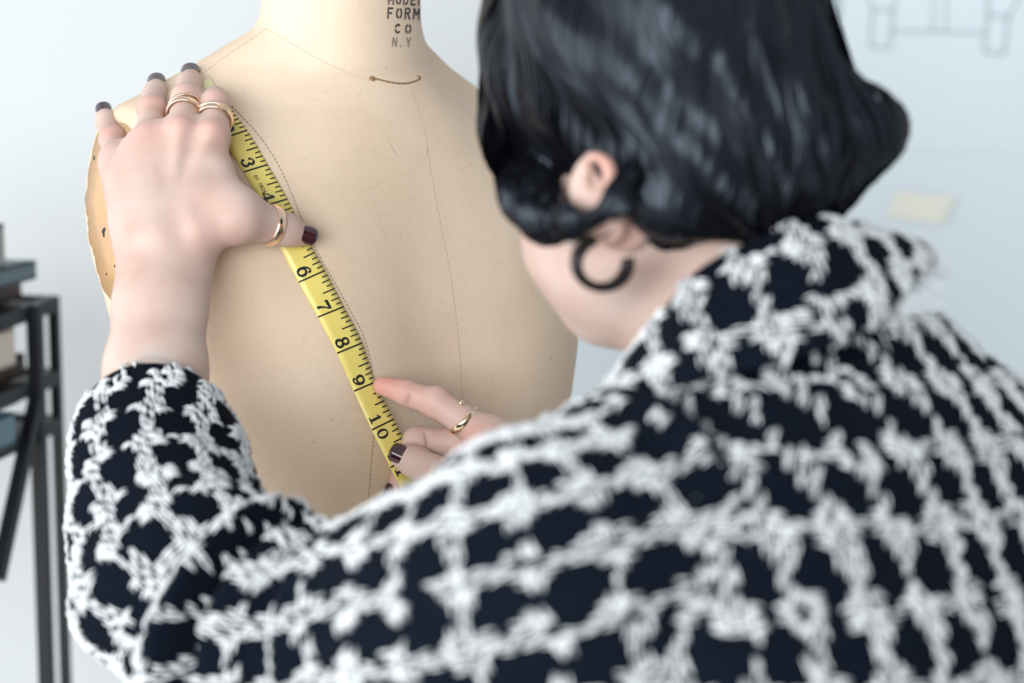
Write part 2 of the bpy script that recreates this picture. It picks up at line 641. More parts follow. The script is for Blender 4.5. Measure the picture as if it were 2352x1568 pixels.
st = MB()
base = np.array([ORG[0], ORG[1], 0])
st.tube([base + UZ * 0.05, base + UZ * 0.83], 0.016, 16)
st.build('stand_pole', M['steel'], form, True)
st = MB()
st.tube([base + UZ * 0.0, base + UZ * 0.018, base + UZ * 0.03, base + UZ * 0.06], [0.17, 0.17, 0.15, 0.02], 32)
st.build('stand_base', M['metal'], form, False)

# stitched seams laid on the canvas
def px_path(pts, step=3.0):
    c = catmull(pts, 400)
    L = np.concatenate([[0], np.cumsum(np.linalg.norm(np.diff(c, axis=0), axis=1))])
    s = np.arange(0, L[-1], step)
    return np.stack([np.interp(s, L, c[:, k]) for k in range(2)], 1)


def stitches(name, pts, w, dash=2, gap=1, step=3.2, mat='thread', lift=0.0001):
    q = px_path(pts, step)
    H = [hit(*p) for p in q]
    m = MB()
    i = 0
    while i + dash < len(H):
        if H[i] and H[i + dash]:
            a, b = H[i], H[i + dash]
            t = b[0] - a[0]
            if np.linalg.norm(t) < 0.02:
                pts3 = [h[0] + h[1] * lift for h in H[i:i + dash + 1] if h]
                m.tube(pts3, w, 5)
        i += dash + gap
    o = m.build(name, M[mat], form, True)
    o['kind'] = 'stuff'
    return o


SEAM = [(432, 172), (470, 190), (512, 225), (560, 272), (600, 318), (640, 380), (672, 450), (700, 520), (735, 590), (772, 655), (805, 715),
        (832, 765), (850, 825), (856, 870), (862, 930), (858, 1000), (851, 1080), (846, 1150), (842, 1230)]
stitches('princess_seam', SEAM, 0.00028, 2, 1)
stitches('neck_seam', [(612, 66), (650, 88), (700, 118), (760, 150), (820, 175), (862, 188)], 0.0002, 1, 1, 3.2, 'faint')
stitches('shoulder_seam', [(612, 66), (570, 95), (520, 128), (480, 158), (455, 176)], 0.0002, 3, 1, 3.2, 'faint')
stitches('front_seam', [(945, 205), (975, 300), (990, 400), (1012, 520), (1032, 620), (1046, 720), (1056, 820), (1062, 930), (1066, 1050)], 0.00018, 4, 1, 3.2, 'faint')
stitches('neck_crease', [(848, 178), (870, 183), (900, 190), (930, 192), (955, 186), (966, 180)], 0.0006, 3, 0, 4, 'stain')
for pts_ in ([(878, 285), (890, 318), (906, 350), (926, 378), (944, 398)], [(964, 245), (974, 290), (980, 335), (974, 372), (966, 396)]):
    stitches('water_mark', pts_, 0.0019, 3, -1, 5, 'mark', -0.00165)
# two rusty tacks at the neck
for (px, py, r) in [(855, 181, .0021), (962, 177, .0014)]:
    h = hit(px, py)
    if h:
        t = MB()
        s1 = nrm(np.cross(h[1], UZ)); s2 = np.cross(h[1], s1)
        rings = [h[0] + (s1 * math.cos(a) + s2 * math.sin(a)) * r * q + h[1] * z for q, z in ((1, -.0003), (.9, .0006), (.45, .001)) for a in np.linspace(0, 2 * math.pi, 10, False)]
        fs = [(j * 10 + k, j * 10 + (k + 1) % 10, j * 10 + 10 + (k + 1) % 10, j * 10 + 10 + k) for j in (0, 1) for k in range(10)] + [tuple(range(20, 30))]
        t.add(rings, fs)
        t.build('tack', M['stain'], form, True)

# ---- glyphs as strokes: (points, widths) in a unit box
def arc(cx, cy, rx, ry, a0, a1, n=14):
    return [(cx + rx * math.cos(math.radians(a)), cy + ry * math.sin(math.radians(a))) for a in np.linspace(a0, a1, n)]


def wv(n, lo, hi, ph=0.5, p=1.0):
    t = np.linspace(0, 1, n)
    return list(lo + (hi - lo) * np.clip(1 - np.abs(t - ph) / max(ph, 1 - ph), 0, 1) ** p)


GL = {
    '0': [(arc(.5, .5, .33, .42, 90, 270), wv(14, .09, .24)), (arc(.5, .5, .33, .42, -90, 90), wv(14, .09, .24))],
    '1': [([(.5, .02), (.5, .98)], [.22, .22]), ([(.18, .05), (.82, .05)], [.1, .1]), ([(.5, .93), (.36, .82), (.2, .78)], [.12, .1, .08])],
    '2': [(arc(.47, .70, .28, .24, 170, -20, 16) + [(.55, .42), (.3, .2), (.17, .09)], wv(19, .1, .22, .55)), ([(.15, .11), (.5, .10), (.85, .09)], [.17, .19, .14]),
          ([(.83, .1), (.87, .3)], [.14, .05]), (arc(.24, .68, .06, .06, 0, 360, 10), [.12] * 10)],
    '3': [(arc(.45, .73, .26, .22, 150, -80, 16), wv(16, .09, .22, .65)), (arc(.45, .29, .30, .25, 85, -150, 18), wv(18, .09, .25, .5)),
          (arc(.22, .76, .05, .05, 0, 360, 10), [.12] * 10), (arc(.19, .24, .06, .06, 0, 360, 10), [.12] * 10)],
    '4': [([(.62, .02), (.62, .98)], [.22, .22]), ([(.60, .95), (.08, .32)], [.08, .1]), ([(.06, .30), (.95, .30)], [.12, .12]), ([(.38, .05), (.88, .05)], [.1, .1])],
    '6': [(arc(.5, .33, .31, .29, 0, 360, 26), [.12 + .1 * abs(math.cos(a)) for a in np.linspace(0, 2 * math.pi, 26)]),
          ([(.2, .36), (.22, .6), (.36, .82), (.58, .93), (.74, .88)], [.22, .2, .14, .1, .09]), (arc(.73, .80, .05, .05, 0, 360, 10), [.12] * 10)],
    '7': [([(.12, .88), (.5, .88), (.88, .90)], [.2, .2, .16]), ([(.12, .70), (.12, .96)], [.06, .1]), ([(.86, .88), (.6, .55), (.46, .3), (.42, .06)], [.1, .13, .2, .26])],
    '8': [(arc(.5, .27, .30, .23, 0, 360, 24), [.10 + .12 * abs(math.cos(a)) for a in np.linspace(0, 2 * math.pi, 24)]),
          (arc(.5, .73, .25, .21, 0, 360, 24), [.10 + .1 * abs(math.cos(a)) for a in np.linspace(0, 2 * math.pi, 24)])],
}
GL['9'] = [([(1 - x, 1 - y) for x, y in p], w) for p, w in GL['6']]
SS = .2
GL.update({
    'M': [([(.1, 0), (.1, 1)], [SS, SS]), ([(.9, 0), (.9, 1)], [SS, SS]), ([(.16, .95), (.5, .35)], [SS, .16]), ([(.84, .95), (.5, .35)], [SS, .16])],
    'O': [(arc(.5, .5, .36, .40, 105, 255, 10), [SS] * 10), (arc(.5, .5, .36, .40, -75, 75, 10), [SS] * 10)],
    'D': [([(.14, 0), (.14, 1)], [SS, SS]), (arc(.36, .5, .46, .40, -80, 80, 12), [SS] * 12)],
    'E': [([(.14, 0), (.14, 1)], [SS, SS]), ([(.3, .91), (.88, .91)], [.17, .17]), ([(.3, .5), (.74, .5)], [.16, .16]), ([(.3, .09), (.88, .09)], [.17, .17])],
    'L': [([(.16, 0), (.16, 1)], [SS, SS]), ([(.32, .09), (.86, .09)], [.17, .17])],
    'F': [([(.16, 0), (.16, 1)], [SS, SS]), ([(.32, .91), (.88, .91)], [.17, .17]), ([(.32, .5), (.72, .5)], [.16, .16])],
    'R': [([(.14, 0), (.14, 1)], [SS, SS]), (arc(.46, .74, .34, .2, 90, -90, 10), [.17] * 10), ([(.3, .94), (.48, .94)], [.15, .15]), ([(.3, .54), (.48, .54)], [.15, .15]), ([(.52, .46), (.86, 0)], [SS, SS])],
    'C': [(arc(.52, .5, .37, .40, 40, 170, 10), [SS] * 10), (arc(.52, .5, .37, .40, 190, 320, 10), [SS] * 10)],
    'N': [([(.12, 0), (.12, 1)], [SS, SS]), ([(.88, 0), (.88, 1)], [SS, SS]), ([(.2, .9), (.8, .1)], [.18, .18])],
    'Y': [([(.5, 0), (.5, .42)], [SS, SS]), ([(.46, .48), (.1, 1)], [SS, SS]), ([(.54, .48), (.9, 1)], [SS, SS])],
    'I': [([(.5, 0), (.5, 1)], [.2, .2])],
    'H': [([(.14, 0), (.14, 1)], [.18, .18]), ([(.86, 0), (.86, 1)], [.18, .18]), ([(.2, .5), (.8, .5)], [.15, .15])],
    '.': [([(.4, .0), (.4, .18)], [.2, .2])],
})


def glyph_quads(ch, sub=4):
    """list of (2-d strip points left/right) for a glyph"""
    out = []
    for pts, wd_ in GL.get(ch, []):
        pts = np.array(pts, float)
        wd_ = np.array(wd_, float)
        if len(pts) < 6:
            t = np.linspace(0, len(pts) - 1, (len(pts) - 1) * sub + 1)
            pts = np.stack([np.interp(t, np.arange(len(pts)), pts[:, k]) for k in range(2)], 1)
            wd_ = np.interp(t, np.arange(len(wd_)), wd_)
        tg = nrm(np.gradient(pts, axis=0))
        nn = np.stack([-tg[:, 1], tg[:, 0]], 1)
        out.append((pts + nn * wd_[:, None] / 2, pts - nn * wd_[:, None] / 2))
    return out


def add_glyph(mb, ch, fn):
    """fn maps unit-box (x, y) to a 3-d point"""
    for a, b in glyph_quads(ch):
        A = [fn(*q) for q in a]
        B = [fn(*q) for q in b]
        if any(q is None for q in A + B): continue
        n = len(A)
        mb.add(A + B, [(i, n + i, n + i + 1, i + 1) for i in range(n - 1)])


def stamp(line, cx, cy, w, h, gap, mat, slant=0.06, tilt=0.03):
    m = MB()
    tot = len(line) * w + (len(line) - 1) * gap
    for i, ch in enumerate(line):
        x0 = cx - tot / 2 + i * (w + gap)
        def fn(x, y):
            X = x0 + x * w + slant * h * (y - .5)
            Y = cy - (y - .5) * h + tilt * (X - cx)
            q = hit(X, Y)
            return None if q is None else q[0] + q[1] * 0.0003
        add_glyph(m, ch, fn)
    if m.v:
        return m.build('stamped_lettering', M[mat], form)


stamp('MODEL', 932, -1, 13, 27, 4, 'stamp')
stamp('FORM', 926, 31, 15, 27, 5, 'stamp')
stamp('CO', 925, 66, 15, 23, 9, 'stamp')
stamp('N.Y', 922, 97, 11, 22, 5, 'faded')

# ------------------------------------------------------------------ measuring tape
TS = np.array([0.0, 0.5, 1.0, 1.5, 2, 3, 4, 5, 6, 7, 8, 9, 10, 11, 12, 13])
TL = np.array([(452, 196), (465, 216), (478, 242), (494, 280), (511, 318), (560, 395), (603, 474), (643, 566), (686, 648), (730, 728), (774, 811), (813, 898), (854, 987), (897, 1073), (940, 1160), (982, 1250)], float)
TR = np.array([(480, 181), (499, 207), (517, 231), (542, 264), (568, 299), (615, 378), (660, 457), (700, 538), (746.5, 621), (789.5, 704), (832, 787), (862, 877), (905, 962), (949, 1046), (994, 1132), (1040, 1222)], float)
sv = np.linspace(0, 13, 209)
def smooth_col(a):
    # cubic through stations of uneven spacing
    m = np.gradient(a, TS, axis=0)
    out = []
    for s in sv:
        i = min(np.searchsorted(TS, s, 'right') - 1, len(TS) - 2)
        h = TS[i + 1] - TS[i]
        t = (s - TS[i]) / h
        out.append((2 * t ** 3 - 3 * t ** 2 + 1) * a[i] + (t ** 3 - 2 * t ** 2 + t) * h * m[i] + (-2 * t ** 3 + 3 * t ** 2) * a[i + 1] + (t ** 3 - t ** 2) * h * m[i + 1])
    return np.array(out)


cL, cR = smooth_col(TL), smooth_col(TR)
dL, dR = [], []
for c, d in ((cL, dL), (cR, dR)):
    for i, s in enumerate(sv):
        h = hit(*c[i])
        d.append(h[2] - 0.0014 if h else np.nan)
dL, dR = np.array(dL), np.array(dR)
def fix(d):
    ok = ~np.isnan(d)
    d = np.interp(sv, sv[ok], d[ok])
    i9 = np.searchsorted(sv, 8.8)
    free = d[i9] + (sv - sv[i9]) * 0.0006 + np.maximum(sv - 11, 0) * 0.003
    d = np.where(sv > 8.8, np.minimum(free, d - 0.001), d)
    k = np.ones(9) / 9
    pad = np.concatenate([np.full(4, d[0]), d, np.full(4, d[-1])])
    sm = np.convolve(pad, k, 'valid')
    return np.minimum(sm, d + 0.0006)
dL, dR = fix(dL), fix(dR)
TLw = np.array([P(*cL[i], dL[i]) for i in range(len(sv))])
TRw = np.array([P(*cR[i], dR[i]) for i in range(len(sv))])
TNw = nrm(np.cross(np.gradient(TLw, axis=0), TRw - TLw))
TNw = np.where((TNw @ FWD)[:, None] > 0, -TNw, TNw)


def on_tape(s, v, lift=0.00022):
    """s inches along, v across from the plain edge (0) to the ticked edge (1)"""
    L_ = np.array([np.interp(s, sv, TLw[:, k]) for k in range(3)])
    R_ = np.array([np.interp(s, sv, TRw[:, k]) for k in range(3)])
    N_ = np.array([np.interp(s, sv, TNw[:, k]) for k in range(3)])
    return L_ + (R_ - L_) * v + N_ * lift


NV = 5
tv, tf = [], []
for i in range(len(sv)):
    for k in range(NV):
        tv.append(TLw[i] + (TRw[i] - TLw[i]) * k / (NV - 1))
n0 = len(tv)
for i in range(len(sv)):
    for k in range(NV):
        tv.append(tv[i * NV + k] - TNw[i] * 0.00045)
for i in range(len(sv) - 1):
    for k in range(NV - 1):
        a = i * NV + k
        tf.append((a, a + 1, a + NV + 1, a + NV))
        tf.append((n0 + a, n0 + a + NV, n0 + a + NV + 1, n0 + a + 1))
    for k in (0, NV - 1):
        a = i * NV + k
        q = (a, a + NV, n0 + a + NV, n0 + a)
        tf.append(q if k == 0 else q[::-1])
tape_loc = P(760, 716, 1.42)
tape = empty('measuring_tape', tape_loc)
tag(tape, 'yellow measuring tape with black inch numbers laid from shoulder over the bust', 'tape measure')
mesh_obj('tape_strip', tv, tf, M['tape'], tape)
# metal tip
m = MB()
tipv = [on_tape(0.0, v, 0.0007) for v in (-.04, 1.04)] + [on_tape(.34, v, 0.0007) for v in (1.04, -.04)]
tipv += [p - TNw[0] * 0.0018 for p in tipv]
m.add(tipv, [(0, 1, 2, 3), (7, 6, 5, 4), (0, 4, 5, 1), (1, 5, 6, 2), (2, 6, 7, 3), (3, 7, 4, 0)])
m.build('metal_tip', M['brass'], tape)['label'] = 'small pale metal tip at the tape end'
tk = MB()
for e in range(4, 104):
    s = e / 8
    if e % 8 == 0: v0, w = 0.0, .030
    elif e % 4 == 0: v0, w = .555, .026
    elif e % 2 == 0: v0, w = .70, .024
    else: v0, w = .79, .024
    vv = np.linspace(v0, .995, 5)
    A = [on_tape(s - w / 2 * 1.25, v) for v in vv]
    B = [on_tape(s + w / 2 * 1.25, v) for v in vv]
    tk.add(A + B, [(i, 5 + i, 6 + i, i + 1) for i in range(4)])
tk.build('tick_marks', M['ink'], tape)['kind'] = 'stuff'


def tape_digit(ch, s0, s1, v0, v1):
    m = MB()
    add_glyph(m, ch, lambda x, y: on_tape(s0 + (s1 - s0) * x, v0 + (v1 - v0) * y, 0.00024))
    m.build('printed_number', M['ink'], tape)


for n_ in (2, 3, 4, 6, 7, 8, 9):
    tape_digit(str(n_), n_ - .345, n_ - .045, .10, .60)
for n_, a_, b__ in ((10, '1', '0'), (11, '1', '1'), (12, '1', '2')):
    tape_digit(a_, n_ - .33, n_ - .06, .08, .56)
    tape_digit(b__, n_ + .06, n_ + .33, .08, .56)
tx = MB()
for i, ch in enumerate('60 INCH'):
    if ch != ' ':
        s0 = 3.17 + i * .073
        add_glyph(tx, ch, lambda x, y: on_tape(s0 + .062 * x, .26 + .15 * y, 0.00024))
tx.build('printed_words', M['ink'], tape)
# ------------------------------------------------------------------ person
def VV(x, d, z):
    """world point from view-aligned offsets (right, away, up) measured from the lens position"""
    return CAM + RGT * x + FWD * d + UPV * z


def VD(x, d, z):
    return RGT * x + FWD * d + UPV * z


M['hair'] = plain('black_hair', (0.0055, 0.006, 0.009), 0.27, spec=0.34)
for n__ in M['hair'].node_tree.nodes:
    if n__.type == 'BSDF_PRINCIPLED': n__.inputs['Specular Tint'].default_value = (0.72, 0.86, 1.0, 1)
M['cloth'] = plain('navy_tweed', (0.0035, 0.006, 0.0115), 0.95, spec=0.06, noise=0.35, nscale=120, bump=0.7, bscale=450)
M['yarn'] = plain('white_wool_yarn', (0.70, 0.72, 0.73), 0.85, spec=0.15, noise=0.16, nscale=160, bump=0.5, bscale=1500)
M['trouser'] = plain('dark_trousers', (0.02, 0.022, 0.03), 0.85)
M['shoe'] = plain('black_leather', (0.015, 0.015, 0.016), 0.35)
M['horn'] = plain('dark_horn', (0.012, 0.009, 0.009), 0.3, spec=0.25, noise=0.8, nscale=120)
M['eye'] = plain('eye_white', (0.75, 0.74, 0.72), 0.2)
M['iris'] = plain('dark_iris', (0.03, 0.016, 0.01), 0.15)
M['lip'] = plain('lips', (0.50, 0.17, 0.15), 0.45)

NECK = VV(0.1375, 1.19, 0.019)
person = empty('person', (NECK[0] + .05, NECK[1] - .05, 0.0))
tag(person, 'person with black bob in houndstooth tweed jacket holding a tape against the dress form', 'person')

parts_v, parts_f, flush_crease_src = [], [], []


def keep(v, f):
    n = sum(len(q) for q in parts_v)
    parts_v.append(v)
    parts_f.append(f + n)


# ---------------- left hand
def J(px, py, d, r):
    return P(px, py, d), r * 0.001


LH = {
    'index': [J(490, 315, 1.390, 10.2), J(494, 240, 1.416, 8.4), J(491, 226, 1.433, 7.6), J(488, 231, 1.444, 6.5)],
    'middle': [J(418, 305, 1.392, 10.2), J(428, 228, 1.422, 8.7), J(436, 192, 1.444, 7.9), J(438, 180, 1.461, 6.9)],
    'ring': [J(345, 325, 1.399, 9.8), J(350, 252, 1.426, 8.3), J(356, 213, 1.449, 7.5), J(360, 201, 1.467, 6.5)],
    'pinky': [J(268, 365, 1.416, 9.0), J(259, 320, 1.438, 7.6), J(245, 278, 1.458, 6.8), J(240, 265, 1.471, 5.8)],
}
THL = [J(452, 530, 1.358, 14.5), J(548, 503, 1.364, 12.6), J(608, 513, 1.376, 9.9), J(655, 527, 1.3835, 8.9), J(694, 540, 1.3895, 7.0)]
WL = P(383, 590, 1.360)
pts = [j[0] for f in LH.values() for j in f] + [j[0] for j in THL] + [P(365, 700, 1.348), P(360, 1000, 1.305)]
lo, hi = np.min(pts, 0) - 0.035, np.max(pts, 0) + 0.035
S = SDF(lo, hi, 0.00095)
handN = nrm(VD(0.05, -0.93, 0.36))     # back of the hand faces
# forearm and wrist
S.cone(P(360, 1000, 1.305), P(357, 850, 1.332), .030, .0285, .006, flat=handN, flat_s=.86)
S.cone(P(357, 850, 1.332), P(368, 700, 1.348), .0285, .0262, .012, flat=handN, flat_s=.82)
S.cone(P(368, 700, 1.348), P(382, 590, 1.360), .0262, .0258, .012, flat=handN, flat_s=.74)
S.cone(P(382, 590, 1.360), P(385, 520, 1.366), .0258, .029, .014, flat=handN, flat_s=.60)
# palm slab and metacarpals
S.cone(P(385, 520, 1.370), P(378, 400, 1.388), .030, .034, .014, flat=handN, flat_s=.42)
for k, (bx, by) in {'index': (428, 530), 'middle': (402, 530), 'ring': (366, 532), 'pinky': (326, 545)}.items():
    a = P(bx, by, 1.367)
    b, r = LH[k][0]
    S.cone(a, b, .0115, r, .012)
S.cone(P(272, 375, 1.41), P(312, 520, 1.378), .0105, .0125, .012)
# knuckle heads, extensor tendons
for k in ('index', 'middle', 'ring', 'pinky'):
    b, r = LH[k][0]
    S.ell(b + handN * (r * .55), np.eye(3), (.0064,) * 3, .005)
    e = P({'index': 408, 'middle': 396, 'ring': 380, 'pinky': 366}[k], 520, 1.366)
    S.cone(b + handN * (r * .86), e + handN * .0105, .0027, .0016, .005)
# fingers
for k, ch in LH.items():
    for (a, ra), (b, rb) in zip(ch[:-1], ch[1:]):
        S.cone(a, b, ra, rb, .0035)
    S.ell(ch[1][0] + handN * .001, np.eye(3), (ch[1][1] * 1.03,) * 3, .004)
# webs between the fingers
for a, b in (('index', 'middle'), ('middle', 'ring'), ('ring', 'pinky')):
    pa = LH[a][0][0] * .80 + LH[a][1][0] * .20
    pb = LH[b][0][0] * .80 + LH[b][1][0] * .20
    S.cone(pa, pb, .0062, .006, .006)
# thumb
for (a, ra), (b, rb) in zip(THL[:-1], THL[1:]):
    S.cone(a, b, ra, rb, .008)
S.cone(P(505, 400, 1.378), P(536, 478, 1.368), .0085, .010, .016)
S.cone(P(470, 470, 1.370), P(540, 490, 1.366), .013, .011, .014)
S.ell(P(372, 565, 1.362) + handN * .012, np.eye(3), (.008,) * 3, .012)
hv, hf = S.mesh()
hv = relax(hv, hf, 4, 0.5)
keep(hv, hf)
flush_crease_src += [(LH[k][0][0] + handN * .009, .011, .32) for k in ('index', 'middle', 'ring')] + [(LH[k][1][0] + handN * .006, .009, .30) for k in LH]
for k, ch in LH.items():
    a, b, cdn = ch[0][0], ch[1][0], ch[2][0]
    tx_ = nrm(np.cross(b - a, handN))
    for off in (-.0022, .0002, .0024):
        for w_ in np.linspace(-.75, .75, 11):
            q = b + nrm(b - a) * (off - .001 * w_ * w_) + tx_ * ch[1][1] * math.sin(w_) + handN * ch[1][1] * math.cos(w_)
            flush_crease_src.append((q, .0007, .42))  # wrinkle lines across the joint: crease shade put into the skin colour
flush_crease_src += [(THL[4][0], .009, .35), (P(470, 520, 1.352), .016, .22), (LH['pinky'][0][0] + handN * .006, .012, .2), (P(560, 520, 1.355), .012, .16)]

# ---------------- right hand
RI = [J(1128, 1003, 1.385, 11.0), J(1066, 966, 1.389, 9.3), J(1003, 927, 1.396, 8.9), J(934, 902, 1.401, 7.7), J(878, 886, 1.4035, 5.9)]
RM = [J(1122, 1030, 1.392, 10.5), J(1040, 1018, 1.402, 9.0), J(958, 1012, 1.407, 8.7), J(928, 1062, 1.4235, 7.6), J(910, 1128, 1.4225, 6.4)]
RR = [J(1116, 1058, 1.400, 10), J(1000, 1062, 1.421, 8.3), J(968, 1108, 1.434, 7.4), J(985, 1138, 1.436, 6.4)]
RP = [J(1110, 1085, 1.405, 9), J(1020, 1110, 1.425, 7.4), J(1000, 1142, 1.432, 6.6), J(1020, 1160, 1.43, 5.8)]
RT = [J(1230, 1100, 1.366, 13), J(1080, 1132, 1.372, 11.2), J(1000, 1086, 1.3835, 9.4), J(955, 1062, 1.3905, 8.6), J(921, 1047, 1.3935, 7.2)]
WR = P(1395, 1110, 1.362)
pts = [j[0] for f in (RI, RM, RR, RP, RT) for j in f] + [WR, P(1480, 1160, 1.37)]
S = SDF(np.min(pts, 0) - .03, np.max(pts, 0) + .03, 0.00095)
rN = nrm(VD(0.1, 0.15, 0.98))
S.cone(P(1480, 1160, 1.37), WR, .027, .0255, .01, flat=rN, flat_s=.85)
S.cone(WR, P(1250, 1070, 1.378), .0255, .030, .014, flat=rN, flat_s=.55)
for f in (RI, RM, RR, RP):
    S.cone(WR * .72 + f[0][0] * .28, f[0][0], .0115, f[0][1], .012)
    for (a, ra), (b, rb) in zip(f[:-1], f[1:]):
        S.cone(a, b, ra, rb, .003)
S.cone(RI[0][0], RP[0][0], .0105, .009, .010)
for (a, ra), (b, rb) in zip(RT[:-1], RT[1:]):
    S.cone(a, b, ra, rb, .007)
S.cone(P(1130, 1045, 1.383), P(1180, 1075, 1.376), .010, .012, .014)
# knuckle bulges on the back side, creases on the palm side of the index finger
S.ell(P(1003, 919, 1.396), np.eye(3), (.0086,) * 3, .003)
for px, py, dx, dy, r in ((939, 914, 7, -26, .0015), (1006, 944, 12, -30, .0016), (1012, 950, 10, -20, .0009)):
    a, b = P(px - dx * .2, py + 18, 1.3945), P(px + dx, py + dy * .45, 1.3905)
    S.cone(a, b, r, r * .6, .0022, op='sub')
for px, py in ((983, 1022),):
    S.cone(P(px - 4, py - 26, 1.399), P(px + 3, py + 24, 1.397), .0009, .0009, .0022, op='sub')
S.cone(P(992, 1040, 1.374), P(1006, 1052, 1.3735), .0007, .0006, .0015, op='sub')
hv, hf = S.mesh()
hv = relax(hv, hf, 3, 0.5)
keep(hv, hf)
flush_crease_src += [(RI[4][0], .014, .75), (RI[3][0], .014, .45), (RI[2][0], .013, .35), (RT[3][0], .012, .12), (RM[2][0], .012, .12), (P(1085, 1015, 1.378), .012, .4), (RM[4][0], .012, .35)]

# ---------------- head, neck, trunk, upper arms (hidden under the jacket)
UH = nrm(VD(-.20, .30, .93))
FH = nrm(VD(-.60, .70, -.38))
FH = nrm(FH - UH * (FH @ UH))
LHd = np.cross(UH, FH)
HC = P(1560, 222, 1.19)
S = SDF(VV(-.30, .97, -.58) - .02, VV(.46, 1.50, .28) + .02, 0.0034)
S.ell(HC, (LHd, FH, UH), (.072, .090, .092), .02)
S.ell(HC + FH * .045 - UH * .055, (LHd, FH, UH), (.058, .045, .070), .02)
S.ell(P(1338, 545, 1.190), np.eye(3), (.026, .03, .032), .03)
S.cone(P(1440, 560, 1.155), P(1392, 690, 1.205), .024, .0165, .02)
S.cone(P(1392, 692, 1.212), P(1432, 700, 1.195), .0165, .0155, .012)
S.cone(P(1345, 560, 1.20), P(1385, 690, 1.215), .026, .017, .02)
S.cone(P(1575, 520, 1.19), P(1745, 770, 1.20), .049, .058, .015)
# nose and brow, on the side turned away
fc = HC + FH * .088 - UH * .035
S.cone(fc + UH * .018 + FH * .0, fc - UH * .015 + FH * .018, .006, .009, .01)
S.cone(fc - UH * .040 + FH * .006 + LHd * .012, fc - UH * .040 + FH * .006 - LHd * .012, .006, .006, .008)
S.cone(fc + UH * .028 + LHd * .026, fc + UH * .028 - LHd * .026, .007, .007, .01)
S.cone(HC - UH * .06 + FH * .055, HC - UH * .088 + FH * .072, .026, .012, .02)
WF = nrm(VD(-.75, .66, 0))              # where the chest faces
WLd = nrm(VD(-.66, -.75, 0))            # her left
C0 = np.array([.1375, 1.19, .019])
def tor(l, f, z):
    return NECK + WLd * l + WF * f + UPV * z
S.cone(tor(0, -.005, -.02), tor(0, -.02, -.12), .06, .08, .03)
S.ell(tor(0, -.04, -.20), (WLd, WF, UPV), (.15, .095, .17), .04)
S.ell(tor(0, -.08, -.42), (WLd, WF, UPV), (.145, .095, .2), .04)
S.cone(tor(.12, -.02, -.095), tor(-.12, -.02, -.095), .045, .045, .03)
AL = [(1330, 1240, 1.05, .043), (1050, 1385, 1.095, .041), (760, 1450, 1.15, .039), (520, 1430, 1.195, .037), (430, 1340, 1.215, .037), (372, 1180, 1.268, .034), (362, 1000, 1.305, .029), (357, 880, 1.328, .0275)]
for a, b in zip(AL[:-1], AL[1:]):
    S.cone(P(*a[:3]), P(*b[:3]), a[3], b[3], .01)
RSH = tor(-.15, -.02, -.12)
REL = VV(.245, 1.43, -.24)
S.cone(tor(.13, -.02, -.105), P(*AL[0][:3]), .046, .043, .02)
S.cone(RSH, REL, .043, .036, .02)
S.cone(REL, P(1480, 1160, 1.37), .036, .026, .01)
bv, bf = S.mesh()
bv = relax(bv, bf, 2, 0.5)
keep(bv, bf)
# ear
EO = FWD * .009
S = SDF(P(1390, 440, 1.112) - .04, P(1390, 440, 1.112) + .04, 0.0011)
rim = catmull([(1352, 372, 1.118), (1364, 362, 1.110), (1384, 368, 1.104), (1400, 385, 1.100), (1404, 430, 1.099), (1406, 475, 1.103), (1412, 512, 1.108), (1404, 536, 1.113), (1388, 540, 1.118)], 24)
for a, b in zip(rim[:-1], rim[1:]):
    S.cone(P(*a) + EO, P(*b) + EO, .0034, .0034, .002)
S.ell(P(1380, 440, 1.1165) + EO, nrm(np.array([VD(1, .3, .1), VD(-.3, 1, 0), VD(-.1, 0, 1)])), (.0062, .004, .021), .004)
S.ell(P(1343, 440, 1.122) + EO, np.eye(3), (.008, .009, .015), .006)
S.ell(P(1408, 522, 1.111) + EO * .5, np.eye(3), (.0062, .0045, .0075), .004)
S.ell(P(1368, 405, 1.106) + EO, np.eye(3), (.0038, .009, .0085), .003, op='sub')
S.cone(P(1400, 480, 1.125), P(1440, 520, 1.135), .010, .014, .008)
ev, ef = S.mesh()
ev = relax(ev, ef, 2, .5)
keep(ev, ef)
flush_crease_src += [(P(1372, 395, 1.108), .008, .55), (P(1404, 430, 1.10), .008, .35), (P(1425, 545, 1.12), .010, .35), (P(1345, 440, 1.115), .008, -.1)]

BV = np.vstack(parts_v)
BF = np.vstack(parts_f)
body = mesh_obj('body', BV, BF, M['skin'], person)
fl = np.zeros(len(BV))
for c, r, s in flush_crease_src:
    d2 = ((BV - c) ** 2).sum(1)
    fl = np.maximum(fl, s * np.exp(-d2 / (2 * r * r)))
att = body.data.attributes.new('flush_crease', 'FLOAT', 'POINT')
att.data.foreach_set('value', fl.astype(np.float32))

# eyes and lips of the averted face
for s in (-1, 1):
    e = MB()
    c = fc + UH * .014 + LHd * (s * .029) - FH * .006
    rings, fs = [], []
    for i in range(7):
        a = math.pi * i / 6
        for k in range(10):
            b = 2 * math.pi * k / 10
            rings.append(c + .0115 * (math.cos(a) * FH + math.sin(a) * (math.cos(b) * LHd + math.sin(b) * UH)))
    for i in range(6):
        for k in range(10):
            fs.append((i * 10 + k, i * 10 + (k + 1) % 10, (i + 1) * 10 + (k + 1) % 10, (i + 1) * 10 + k))
    e.add(rings, fs)
    eo = mesh_obj('eye', e.v, e.f, None, person, True, [M['eye'], M['iris']], [1 if i < 10 else 0 for i in range(60)])
lm = MB()
for s in (1, -1):
    q = [fc - UH * (.040 - s * .0035) + FH * (.0125 - abs(t) * .006) + LHd * (t * .021) for t in np.linspace(-1, 1, 9)]
    lm.tube(q, [.001, .0026, .0034, .0038, .0036, .0038, .0034, .0026, .001], 6)
lm.build('lips', M['lip'], person, True)


